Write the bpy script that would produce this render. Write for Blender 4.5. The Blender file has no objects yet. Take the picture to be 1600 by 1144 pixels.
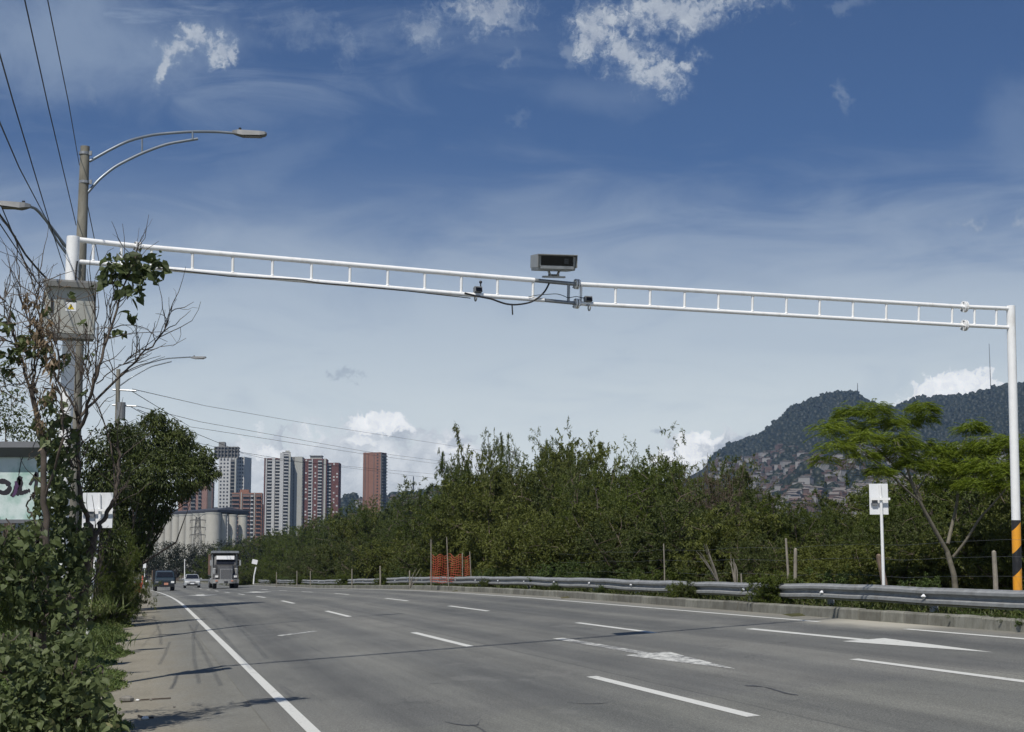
import bpy, math, random
import numpy as np
from mathutils import Vector
R = math.radians
rng = np.random.default_rng(7)
random.seed(7)
scene = bpy.context.scene
COL = scene.collection

# ------------------------------------------------------------------ camera
F = 2500.0; HOR = 884.0
PITCH = math.atan((HOR - 572.0) / F)
EYE = 1.629
cam_d = bpy.data.cameras.new('camera'); cam = bpy.data.objects.new('camera', cam_d); COL.objects.link(cam)
cam_d.sensor_width = 36.0; cam_d.sensor_fit = 'HORIZONTAL'; cam_d.lens = 36.0 * F / 1600.0
cam_d.clip_start = 0.1; cam_d.clip_end = 20000
cam.location = (0, 0, EYE); cam.rotation_euler = (math.pi / 2 + PITCH, 0, 0)
scene.camera = cam

# ------------------------------------------------------------------ light
SUNV = Vector((-0.25, -0.62, 1.0)).normalized()
sun_d = bpy.data.lights.new('sun', 'SUN'); sun = bpy.data.objects.new('sun', sun_d); COL.objects.link(sun)
sun_d.energy = 4.5; sun_d.angle = R(0.5); sun_d.color = (1.0, 0.955, 0.88)
sun.rotation_euler = SUNV.to_track_quat('Z', 'Y').to_euler()
sun.location = (0, 0, 60)
scene.view_settings.view_transform = 'Standard'
scene.view_settings.look = 'None'
scene.view_settings.gamma = 1.0
scene.view_settings.exposure = 0.0

CP, SP = math.cos(PITCH), math.sin(PITCH)
def ray(px, py):
    dy = 572.0 - py
    return np.array([px - 800.0, F * CP - dy * SP, F * SP + dy * CP])
def W(px, py, Y):
    r = ray(px, py); t = Y / r[1]
    return np.array([r[0] * t, Y, EYE + r[2] * t])
def azel(px, py):
    r = ray(px, py)
    return math.degrees(math.atan2(r[0], r[1])), math.degrees(math.atan2(r[2], math.hypot(r[0], r[1])))

def make_world():
    w = bpy.data.worlds.new('World'); scene.world = w; w.use_nodes = True
    nt = w.node_tree; N = nt.nodes; Lk = nt.links; N.clear()
    def n(t, **k):
        x = N.new(t)
        for a, b in k.items(): setattr(x, a, b)
        return x
    def put(s, v):
        if isinstance(v, bpy.types.NodeSocket): Lk.new(v, s)
        else: s.default_value = v
    def math_(op, a, b=0.0, c=0.0):
        x = n('ShaderNodeMath', operation=op)
        put(x.inputs[0], a); put(x.inputs[1], b); put(x.inputs[2], c)
        return x.outputs[0]
    def mr(v, a, b, c=0.0, d=1.0, t='SMOOTHSTEP'):
        x = n('ShaderNodeMapRange', interpolation_type=t)
        put(x.inputs[0], v)
        for i, q in enumerate((a, b, c, d)): put(x.inputs[i + 1], q)
        return x.outputs[0]
    def mix(f, a, b):
        x = n('ShaderNodeMix', data_type='RGBA')
        put(x.inputs[0], f); put(x.inputs[6], a); put(x.inputs[7], b)
        return x.outputs[2]
    def noise(v, sc, det=6.0, rough=0.55, dist=0.0):
        x = n('ShaderNodeTexNoise'); put(x.inputs['Vector'], v); x.inputs['Scale'].default_value = sc
        x.inputs['Detail'].default_value = det; x.inputs['Roughness'].default_value = rough; x.inputs['Distortion'].default_value = dist
        return x.outputs[0]
    sky = n('ShaderNodeTexSky', sky_type='NISHITA'); sky.sun_disc = False
    sky.sun_elevation = math.asin(SUNV.z); sky.sun_rotation = math.atan2(SUNV.x, SUNV.y) % (2 * math.pi)
    sky.altitude = 1500; sky.air_density = 1.0; sky.dust_density = 0.6; sky.ozone_density = 2.0
    tc = n('ShaderNodeTexCoord'); sep = n('ShaderNodeSeparateXYZ'); Lk.new(tc.outputs['Generated'], sep.inputs[0])
    az = math_('DEGREES', math_('ARCTAN2', sep.outputs[0], sep.outputs[1]))
    el = math_('DEGREES', math_('ARCSINE', sep.outputs[2]))
    cmb = n('ShaderNodeCombineXYZ'); put(cmb.inputs[0], az); put(cmb.inputs[1], el)
    P = cmb.outputs[0]
    def mapped(scale, rot=0.0):
        x = n('ShaderNodeMapping'); Lk.new(P, x.inputs[0]); x.inputs['Rotation'].default_value = (0, 0, R(rot)); x.inputs['Scale'].default_value = (*scale, 1)
        return x.outputs[0]
    n_fine = mr(noise(mapped((1, 1.25)), 1.7, 11, 0.66, 0.25), 0.25, 0.75, 0.0, 1.0, 'LINEAR')
    n_med = noise(mapped((1, 1.2)), 0.35, 9, 0.62, 0.3)
    n_cir = noise(mapped((0.25, 0.9), -12), 0.55, 7, 0.6, 0.9)
    n_big = noise(mapped((0.6, 1.0)), 0.10, 4, 0.5)
    def warp(sc_, amt, det=8):
        x = n('ShaderNodeTexNoise'); put(x.inputs['Vector'], P); x.inputs['Scale'].default_value = sc_; x.inputs['Detail'].default_value = det; x.inputs['Roughness'].default_value = 0.62
        v = n('ShaderNodeVectorMath', operation='MULTIPLY_ADD'); Lk.new(x.outputs[1], v.inputs[0]); v.inputs[1].default_value = (amt, amt, 0)
        v2 = n('ShaderNodeVectorMath', operation='ADD'); Lk.new(P, v2.inputs[0]); v2.inputs[1].default_value = (-amt / 2, -amt / 2, 0); Lk.new(v2.outputs[0], v.inputs[2]); return v.outputs[0]
    PW = warp(0.9, 2.4, 6); PC = warp(1.3, 1.6)
    n_soft = mr(noise(PC, 0.9, 5, 0.55, 0.0), 0.32, 0.68, 0.0, 1.0, 'LINEAR')
    n_det = mr(noise(PC, 2.6, 9, 0.62, 0.0), 0.28, 0.72, 0.0, 1.0, 'LINEAR')
    def blob(px, py, rx, ry, rot=0.0, amp=1.3, soft=0.7, nz=None, co=None):
        a, e = azel(px, py); k = 1 / 43.6
        x = n('ShaderNodeMapping', vector_type='TEXTURE'); Lk.new(co or P, x.inputs[0])
        x.inputs['Location'].default_value = (a, e, 0); x.inputs['Rotation'].default_value = (0, 0, R(rot)); x.inputs['Scale'].default_value = (rx * k, ry * k, 1)
        l = n('ShaderNodeVectorMath', operation='LENGTH'); Lk.new(x.outputs[0], l.inputs[0])
        d = math_('ADD', l.outputs['Value'], math_('MULTIPLY', math_('SUBTRACT', nz or n_fine, 0.5), amp * 2))
        return mr(d, 1.0, 1.0 - soft)
    def mx(*a):
        o = a[0]
        for b in a[1:]: o = math_('MAXIMUM', o, b)
        return o
    # clear sky: physical sky, brought to the deep blue of the photograph
    g = n('ShaderNodeMix', data_type='RGBA', blend_type='MULTIPLY'); g.inputs[0].default_value = 1
    Lk.new(sky.outputs[0], g.inputs[6]); g.inputs[7].default_value = SKYTINT
    base = g.outputs[2]
    # high thin veil, thicker towards the horizon
    veil_el = mr(math_('ADD', el, math_('MULTIPLY', math_('SUBTRACT', n_cir, 0.5), 6.0)), 15.0, 5.8, 0.0, 1.0)
    veil = math_('MULTIPLY', veil_el, mr(n_cir, 0.25, 0.65, 0.78, 1.0))
    c = mix(math_('MULTIPLY', veil, 0.97), base, VEILCOL)
    c = mix(math_('MULTIPLY', mr(el, 7.5, 3.0), mr(n_med, 0.3, 0.6, 0.6, 0.95)), c, sc10(0.92, 0.98, 0.96))
    # cirrus
    left = mr(az, 8.0, -16.0, 0.0, 1.0)
    top = mr(el, 14.0, 19.0, 0.3, 1.0)
    cir = math_('MULTIPLY', mr(n_cir, 0.42, 0.75), math_('MULTIPLY', left, 0.78))
    cir = math_('MULTIPLY', cir, top)
    streak = math_('MULTIPLY', blob(1140, 428, 190, 26, -14, 0.5, 0.95, n_med), 0.38)
    streak2 = math_('MULTIPLY', blob(1590, 200, 90, 100, 0, 0.7, 0.95, n_med), 0.26)
    streak3 = math_('MULTIPLY', blob(930, 150, 160, 40, -6, 0.8, 0.95, n_med), 0.20)
    streak4 = math_('MULTIPLY', blob(430, 250, 190, 60, 25, 0.8, 0.95, n_med), 0.22)
    haze_l = math_('MULTIPLY', blob(60, 60, 420, 150, 0, 0.6, 0.95, n_med), 0.62)
    c = mix(mx(cir, streak, streak2, streak3, streak4, haze_l), c, CIRCOL)
    # small cumulus high up
    def hb(x, y, a, b_, rot=0.0, k=1.0): return math_('MULTIPLY', blob(x, y, a * 1.25, b_ * 1.25, rot, 0.38, 0.95, n_det, PW), k)
    hi = mx(hb(252, 112, 15, 30, -25), hb(270, 84, 24, 26, -35), hb(305, 66, 38, 26, -8), hb(345, 80, 28, 24, -30),
            hb(925, 45, 46, 50, 0), hb(985, 85, 70, 44, -22), hb(1030, 108, 55, 28, -35), hb(1075, 100, 26, 22, -20), hb(1060, 14, 160, 34, 3), hb(960, 22, 70, 30, 0), hb(890, 70, 20, 26, 0, .5),
            hb(760, 12, 80, 34, 0, .85), hb(660, 40, 46, 32, 30, .6), hb(812, 30, 20, 30, 10, .5), hb(540, 66, 26, 44, 0, .42), hb(470, 40, 70, 34, 0, .3), hb(1330, 0, 40, 14, 0, .3),
            hb(1518, 345, 28, 13, 4, .62), hb(1599, 340, 14, 16, 0, .6), hb(776, 362, 16, 8, 20, .4), hb(798, 95, 20, 10, 0, .35), hb(806, 186, 26, 10, 0, .25), hb(1312, 148, 11, 28, 15, .4), hb(140, 158, 12, 14, 0, .25))
    c = mix(math_('MULTIPLY', math_('MULTIPLY', hi, mr(n_soft, 0.0, 0.8, 0.6, 1.0, 'LINEAR')), 0.9), c, mix(mr(hi, 0.2, 0.95), CLOUDLO, CLOUDHI))
    # cumulus along the horizon
    def lb(x, y, a, b_, rot=0.0, k=1.0, soft=0.4): return math_('MULTIPLY', blob(x, y, a, b_, rot, 0.35, soft, n_det, PC), k)
    low = mx(lb(595, 672, 74, 28), lb(560, 735, 250, 84, 0, 1, .45), lb(420, 735, 110, 62, 0, 1, .5), lb(690, 715, 90, 46), lb(360, 770, 90, 60, 0, .8, .6), lb(1095, 712, 96, 44, 8), lb(1150, 720, 80, 34))
    lowc = mix(n_soft, sc10(0.54, 0.58, 0.62), sc10(1.12, 1.13, 1.12))
    lowc = mix(mr(el, 1.6, 3.4), sc10(0.64, 0.68, 0.70), lowc)
    c = mix(math_('MULTIPLY', low, 0.9), c, lowc)
    cu = mx(lb(1495, 620, 76, 42, 3, 1, .2), lb(1435, 640, 60, 26, 20, 1, .3), lb(1088, 696, 46, 26, 20, 1, .3), lb(595, 664, 58, 19, 0, 1, .3), lb(560, 690, 30, 12, 0, .7, .5), lb(700, 702, 36, 16, 0, .7, .5), lb(425, 706, 34, 12, 0, .8, .5), lb(1036, 716, 30, 16, 0, 1, .4), lb(500, 725, 40, 12, 0, .5, .6))
    c = mix(math_('MULTIPLY', cu, 0.95), c, mix(n_det, sc10(0.98, 1.0, 1.0), sc10(1.45, 1.43, 1.38)))
    grey = mx(blob(540, 588, 30, 11, 0, .6, 0.9, n_det, PW), blob(1120, 700, 40, 10, 8, .5, .8, n_det, PC), blob(1030, 674, 16, 5, 0, 0.7, 0.8), blob(720, 690, 30, 11, 10, 0.8, 0.8), blob(1150, 690, 34, 9, 18, 0.9, 0.8))
    c = mix(math_('MULTIPLY', grey, 0.45), c, sc10(0.30, 0.35, 0.42))
    bg = n('ShaderNodeBackground'); out = n('ShaderNodeOutputWorld')
    sc = n('ShaderNodeVectorMath', operation='SCALE'); Lk.new(c, sc.inputs[0]); sc.inputs['Scale'].default_value = 1.0
    Lk.new(sc.outputs[0], bg.inputs[0]); bg.inputs[1].default_value = SKYSTR
    Lk.new(bg.outputs[0], out.inputs[0])
    w.cycles.sampling_method = 'MANUAL'; w.cycles.sample_map_resolution = 256
SKYSTR = 0.1
K10 = 1.0 / SKYSTR
SKYTINT = (0.27, 0.40, 0.585, 1)
def sc10(r, g, b): return (r * K10, g * K10, b * K10, 1)
VEILCOL = sc10(0.80, 0.87, 0.87); CIRCOL = sc10(0.33, 0.41, 0.53); CLOUDLO = sc10(0.30, 0.37, 0.47); CLOUDHI = sc10(0.58, 0.62, 0.66)
make_world()

# ------------------------------------------------------------------ materials
MATS = {}
class NT:
    def __init__(s, name):
        s.m = bpy.data.materials.new(name); s.m.use_nodes = True; s.nt = s.m.node_tree; s.N = s.nt.nodes; s.L = s.nt.links
        s.bsdf = s.N['Principled BSDF']; s.out = s.N['Material Output']; MATS[name] = s.m
    def n(s, t, **k):
        x = s.N.new(t)
        for a, b in k.items(): setattr(x, a, b)
        return x
    def put(s, sock, v):
        if isinstance(v, bpy.types.NodeSocket): s.L.new(v, sock)
        else: sock.default_value = v
    def coord(s, which='Object'): return s.n('ShaderNodeTexCoord').outputs[which]
    def noise(s, v, sc, det=5.0, rough=0.55, scale=None):
        if scale:
            mp = s.n('ShaderNodeMapping'); s.put(mp.inputs[0], v); mp.inputs['Scale'].default_value = scale; v = mp.outputs[0]
        x = s.n('ShaderNodeTexNoise'); s.put(x.inputs['Vector'], v); x.inputs['Scale'].default_value = sc
        x.inputs['Detail'].default_value = det; x.inputs['Roughness'].default_value = rough
        return x.outputs[0]
    def mr(s, v, a, b, c=0.0, d=1.0, t='LINEAR'):
        x = s.n('ShaderNodeMapRange', interpolation_type=t); s.put(x.inputs[0], v)
        for i, q in enumerate((a, b, c, d)): s.put(x.inputs[i + 1], q)
        return x.outputs[0]
    def mix(s, f, a, b):
        x = s.n('ShaderNodeMix', data_type='RGBA'); s.put(x.inputs[0], f); s.put(x.inputs[6], a); s.put(x.inputs[7], b); return x.outputs[2]
    def mul(s, f, a, b):
        x = s.n('ShaderNodeMix', data_type='RGBA', blend_type='MULTIPLY'); s.put(x.inputs[0], f); s.put(x.inputs[6], a); s.put(x.inputs[7], b); return x.outputs[2]
    def math(s, op, a, b=0.0):
        x = s.n('ShaderNodeMath', operation=op); s.put(x.inputs[0], a); s.put(x.inputs[1], b); return x.outputs[0]
    def ramp(s, v, stops, interp='LINEAR'):
        x = s.n('ShaderNodeValToRGB'); s.put(x.inputs[0], v); x.color_ramp.interpolation = interp
        e = x.color_ramp.elements
        while len(e) < len(stops): e.new(0.5)
        for q, (p, c) in zip(e, stops): q.position = p; q.color = (*c, 1)
        return x.outputs[0]
    def bump(s, h, st, dist=0.02):
        x = s.n('ShaderNodeBump'); x.inputs['Strength'].default_value = st; x.inputs['Distance'].default_value = dist; s.put(x.inputs['Height'], h)
        s.L.new(x.outputs[0], s.bsdf.inputs['Normal'])
    def col(s, c): s.put(s.bsdf.inputs['Base Color'], c)
    def rough(s, r): s.put(s.bsdf.inputs['Roughness'], r)
    def spec(s, r): s.bsdf.inputs['Specular IOR Level'].default_value = r

def plain(name, c, rough=0.6, metal=0.0, var=0.12, sc=3.0, spec=0.5, dirt=None):
    t = NT(name); v = t.noise(t.coord(), sc, 6, 0.65)
    lo = tuple(x * (1 - var) for x in c); hi = tuple(min(1, x * (1 + var)) for x in c)
    k = t.mix(t.mr(v, 0.3, 0.7), (*lo, 1), (*hi, 1))
    if dirt:
        d = t.noise(t.coord(), sc * 0.7, 8, 0.7, (1, 1, 0.35))
        k = t.mix(t.mr(d, 0.48, 0.72, 0, dirt[1], 'SMOOTHSTEP'), k, (*dirt[0], 1))
    t.col(k); t.rough(rough); t.bsdf.inputs['Metallic'].default_value = metal; t.spec(spec)
    return t.m

def leafmat(name, stops, trans=0.25, rough=0.55, cl=None):
    t = NT(name)
    g = t.n('ShaderNodeNewGeometry')
    isl = g.outputs['Random Per Island']
    obn = t.noise(t.coord(), cl or 0.8, 3, 0.5)
    oi = t.n('ShaderNodeObjectInfo').outputs['Random']
    v = t.math('ADD', t.math('MULTIPLY', isl, 0.42), t.math('ADD', t.math('MULTIPLY', t.mr(obn, 0.3, 0.7), 0.30), t.math('MULTIPLY', oi, 0.28)))
    c = t.ramp(v, stops)
    t.col(c); t.rough(rough); t.spec(0.35)
    tr = t.n('ShaderNodeBsdfTranslucent'); t.L.new(c, tr.inputs[0])
    ms = t.n('ShaderNodeMixShader'); ms.inputs[0].default_value = trans
    t.L.new(t.bsdf.outputs[0], ms.inputs[1]); t.L.new(tr.outputs[0], ms.inputs[2]); t.L.new(ms.outputs[0], t.out.inputs[0])
    return t.m

leafmat('leaf_thicket', [(0.0, (0.036, 0.050, 0.008)), (0.5, (0.085, 0.115, 0.016)), (0.85, (0.14, 0.17, 0.030)), (1.0, (0.20, 0.21, 0.06))], trans=.35)
leafmat('leaf_olive', [(0.0, (0.045, 0.054, 0.010)), (0.5, (0.112, 0.130, 0.024)), (0.85, (0.17, 0.185, 0.040)), (1.0, (0.25, 0.235, 0.08))], trans=.35)
leafmat('leaf_dull', [(0.0, (0.034, 0.046, 0.010)), (0.5, (0.075, 0.096, 0.020)), (0.85, (0.12, 0.14, 0.038)), (1.0, (0.20, 0.18, 0.08))])
leafmat('leaf_bright', [(0.0, (0.085, 0.13, 0.012)), (0.5, (0.19, 0.25, 0.025)), (1.0, (0.30, 0.34, 0.06))], trans=0.35)
leafmat('leaf_dark', [(0.0, (0.022, 0.032, 0.008)), (0.6, (0.055, 0.075, 0.014)), (1.0, (0.12, 0.135, 0.03))], trans=0.15)
leafmat('leaf_vine', [(0.0, (0.034, 0.048, 0.018)), (0.5, (0.082, 0.108, 0.036)), (0.85, (0.150, 0.180, 0.075)), (1.0, (0.25, 0.23, 0.11))], trans=0.35, rough=0.55, cl=2.0)
leafmat('leaf_dry', [(0.0, (0.10, 0.065, 0.03)), (0.5, (0.17, 0.12, 0.07)), (0.93, (0.24, 0.18, 0.11)), (1.0, (0.45, 0.20, 0.03))], trans=0.1)
leafmat('leaf_herb', [(0.0, (0.045, 0.072, 0.016)), (0.55, (0.085, 0.125, 0.028)), (0.9, (0.12, 0.155, 0.045)), (1.0, (0.22, 0.19, 0.10))], trans=0.25, cl=1.0)
leafmat('grass_blade', [(0.0, (0.05, 0.075, 0.018)), (0.6, (0.11, 0.145, 0.035)), (1.0, (0.24, 0.22, 0.11))], trans=0.25, cl=1.0)
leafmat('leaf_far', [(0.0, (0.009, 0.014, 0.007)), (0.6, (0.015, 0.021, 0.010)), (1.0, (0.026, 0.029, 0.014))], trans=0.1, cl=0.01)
leafmat('leaf_brown', [(0.0, (0.045, 0.028, 0.018)), (0.6, (0.085, 0.055, 0.035)), (1.0, (0.12, 0.085, 0.05))], trans=0.1)
plain('bark', (0.13, 0.10, 0.075), 0.9, var=0.35, sc=8)
plain('bark_pale', (0.15, 0.135, 0.105), 0.9, var=0.3, sc=8)
plain('bark_dark', (0.075, 0.060, 0.048), 0.9, var=0.4, sc=10)
def painted_steel():
    t = NT('white_paint'); co = t.coord(); v = t.noise(co, 7, 6); dr = t.noise(co, 5, 8, 0.7, (1, 1, .3)); ru = t.noise(co, 11, 8, 0.75, (1, 1, .45))
    c = t.mix(t.mr(v, .3, .7), (.80, .80, .79, 1), (.86, .86, .85, 1))
    c = t.mix(t.mr(dr, .50, .75, 0, .45, 'SMOOTHSTEP'), c, (.46, .43, .37, 1)); c = t.mix(t.mr(ru, .66, .72, 0, .8), c, (.22, .10, .045, 1))
    t.col(c); t.rough(t.mr(dr, .4, .7, .35, .6)); t.bump(v, .15, .01)
painted_steel()
plain('sign_back', (0.74, 0.75, 0.76), 0.45, var=0.05, sc=4, dirt=((0.45, 0.45, 0.43), 0.35))
plain('bare_steel', (0.30, 0.31, 0.32), 0.45, metal=0.6, var=0.2, sc=6)
plain('galvanised', (0.33, 0.335, 0.33), 0.55, metal=0.3, var=0.18, sc=5, dirt=((0.16, 0.15, 0.13), 0.5))
plain('arm_steel', (0.24, 0.27, 0.30), 0.4, metal=0.5, var=0.1, sc=3)
plain('lamp_grey', (0.17, 0.175, 0.18), 0.5, var=0.15, sc=6)
plain('lamp_lens', (0.10, 0.09, 0.07), 0.25, var=0.3, sc=20)
plain('black_metal', (0.018, 0.018, 0.020), 0.5, var=0.3, sc=6)
plain('cable_black', (0.015, 0.015, 0.017), 0.6, var=0.1)
plain('cabinet_grey', (0.40, 0.40, 0.36), 0.5, var=0.07, sc=3, dirt=((0.22, 0.21, 0.17), 0.5))
plain('cabinet_roof', (0.14, 0.14, 0.13), 0.6, var=0.15, sc=4)
plain('camera_body', (0.27, 0.275, 0.265), 0.45, var=0.08, sc=8, dirt=((0.22, 0.22, 0.2), 0.4))
plain('camera_glass', (0.004, 0.004, 0.005), 0.2, var=0.1, spec=0.3)
plain('yellow_sticker', (0.65, 0.48, 0.03), 0.5, var=0.05)
plain('graffiti_black', (0.016, 0.014, 0.02), 0.6, var=0.3, sc=9)
plain('graffiti_purple', (0.07, 0.03, 0.09), 0.6, var=0.3, sc=9)
plain('panel_grey', (0.13, 0.135, 0.145), 0.6, var=0.1, sc=2)
plain('wood_post', (0.16, 0.115, 0.085), 0.9, var=0.35, sc=7)
plain('wood_grey', (0.25, 0.225, 0.185), 0.9, var=0.3, sc=7)
plain('orange_net', (0.42, 0.085, 0.04), 0.7, var=0.2, sc=3)
plain('red_plastic', (0.50, 0.035, 0.03), 0.5, var=0.2, sc=4)
plain('red_white_tape', (0.55, 0.12, 0.08), 0.6, var=0.3, sc=9)
plain('tyre', (0.015, 0.015, 0.016), 0.85, var=0.2, sc=8)
plain('chrome', (0.42, 0.42, 0.41), 0.4, metal=0.5, var=0.1, sc=8)
plain('rim_grey', (0.25, 0.25, 0.26), 0.4, metal=0.7, var=0.1, sc=8)
plain('truck_paint', (0.06, 0.06, 0.06), 0.5, var=0.12, sc=4)
plain('truck_box', (0.11, 0.11, 0.105), 0.55, var=0.25, sc=4)
plain('box_brown', (0.16, 0.095, 0.07), 0.6, var=0.25, sc=4)
plain('visor_white', (0.82, 0.82, 0.82), 0.4, var=0.03)
plain('grille_grey', (0.34, 0.34, 0.34), 0.45, metal=0.3, var=0.15, sc=9)
plain('windscreen', (0.012, 0.014, 0.02), 0.2, var=0.1, spec=0.25)
plain('van_paint', (0.022, 0.036, 0.050), 0.35, var=0.1, sc=4)
plain('van_dark', (0.012, 0.013, 0.016), 0.6, var=0.2)
plain('plate_orange', (0.52, 0.24, 0.16), 0.6, var=0.05)
plain('car_silver', (0.46, 0.47, 0.47), 0.28, metal=0.35, var=0.05)
plain('headlight', (0.8, 0.8, 0.78), 0.15, var=0.05)
plain('rider_dark', (0.02, 0.022, 0.03), 0.75, var=0.2)
plain('rider_skin', (0.25, 0.15, 0.1), 0.6, var=0.1)
plain('helmet_black', (0.02, 0.02, 0.022), 0.25, var=0.1)
plain('silo_concrete', (0.46, 0.445, 0.395), 0.85, var=0.06, sc=0.6, dirt=((0.36, 0.345, 0.30), 0.35))
plain('silo_roof', (0.045, 0.047, 0.057), 0.7, var=0.1, sc=0.1)
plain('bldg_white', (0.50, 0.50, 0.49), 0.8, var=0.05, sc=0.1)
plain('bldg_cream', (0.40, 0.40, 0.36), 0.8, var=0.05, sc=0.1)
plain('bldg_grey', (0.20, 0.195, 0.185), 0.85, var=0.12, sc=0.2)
plain('bldg_darkred', (0.13, 0.050, 0.040), 0.85, var=0.1, sc=0.2)
plain('bldg_brick', (0.25, 0.125, 0.085), 0.85, var=0.1, sc=0.2)
plain('bldg_pink', (0.27, 0.16, 0.13), 0.85, var=0.1, sc=0.2)
plain('win_dark', (0.035, 0.038, 0.045), 0.3, var=0.2, sc=0.2)
plain('recess', (0.085, 0.085, 0.085), 0.7, var=0.2, sc=0.2)  # dark tone puts the shade inside balcony recesses into the colour
plain('house_brick', (0.125, 0.082, 0.070), 0.9, var=0.25, sc=0.05)
plain('house_pale', (0.16, 0.14, 0.125), 0.9, var=0.2, sc=0.05)
plain('house_white', (0.27, 0.26, 0.25), 0.9, var=0.1, sc=0.05)
plain('house_roof', (0.11, 0.065, 0.05), 0.9, var=0.25, sc=0.05)
plain('pylon_steel', (0.09, 0.09, 0.09), 0.6, metal=0.3)
plain('tar', (0.055, 0.056, 0.06), 0.75, var=0.15, sc=6)
plain('stone', (0.18, 0.17, 0.15), 0.9, var=0.3, sc=10)
plain('litter_white', (0.7, 0.7, 0.68), 0.7)

def striped(name):
    t = NT(name); sp = t.n('ShaderNodeSeparateXYZ'); t.L.new(t.coord(), sp.inputs[0])
    k = t.math('SUBTRACT', sp.outputs[2], t.math('MULTIPLY', sp.outputs[0], 1.05))
    fr = t.math('FRACT', t.math('DIVIDE', t.math('ADD', k, 0.50), 0.80))
    c = t.ramp(fr, [(0.0, (0.80, 0.34, 0.02)), (0.50, (0.016, 0.016, 0.018))], 'CONSTANT')
    dn = t.noise(t.coord(), 6, 6, 0.7)
    t.col(t.mix(t.mr(dn, 0.5, 0.8, 0, 0.35), c, (0.16, 0.14, 0.12, 1))); t.rough(0.45)
striped('stripe_paint')

def concrete_pole():
    t = NT('concrete_pole'); v = t.noise(t.coord(), 5, 8, 0.7, (1, 1, 0.25)); w = t.noise(t.coord(), 0.9, 4)
    c = t.mix(t.mr(v, 0.3, 0.7), (0.14, 0.13, 0.105, 1), (0.30, 0.285, 0.24, 1))
    t.col(t.mul(0.6, c, t.mix(t.mr(w, 0.35, 0.6), (0.7, 0.7, 0.68, 1), (1, 1, 1, 1)))); t.rough(0.9); t.bump(v, 0.3)
concrete_pole()

def graffiti_panel():
    t = NT('panel_teal'); v = t.noise(t.coord(), 1.6, 5, 0.6); w = t.noise(t.coord(), 4, 6, 0.7, (1, 1, 0.2))
    c = t.mix(t.mr(v, 0.42, 0.66, 0, 1, 'SMOOTHSTEP'), (0.62, 0.70, 0.68, 1), (0.26, 0.44, 0.37, 1))
    t.col(t.mul(0.5, c, t.mix(t.mr(w, 0.3, 0.6), (0.75, 0.78, 0.76, 1), (1, 1, 1, 1)))); t.rough(0.5)
graffiti_panel()

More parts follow.
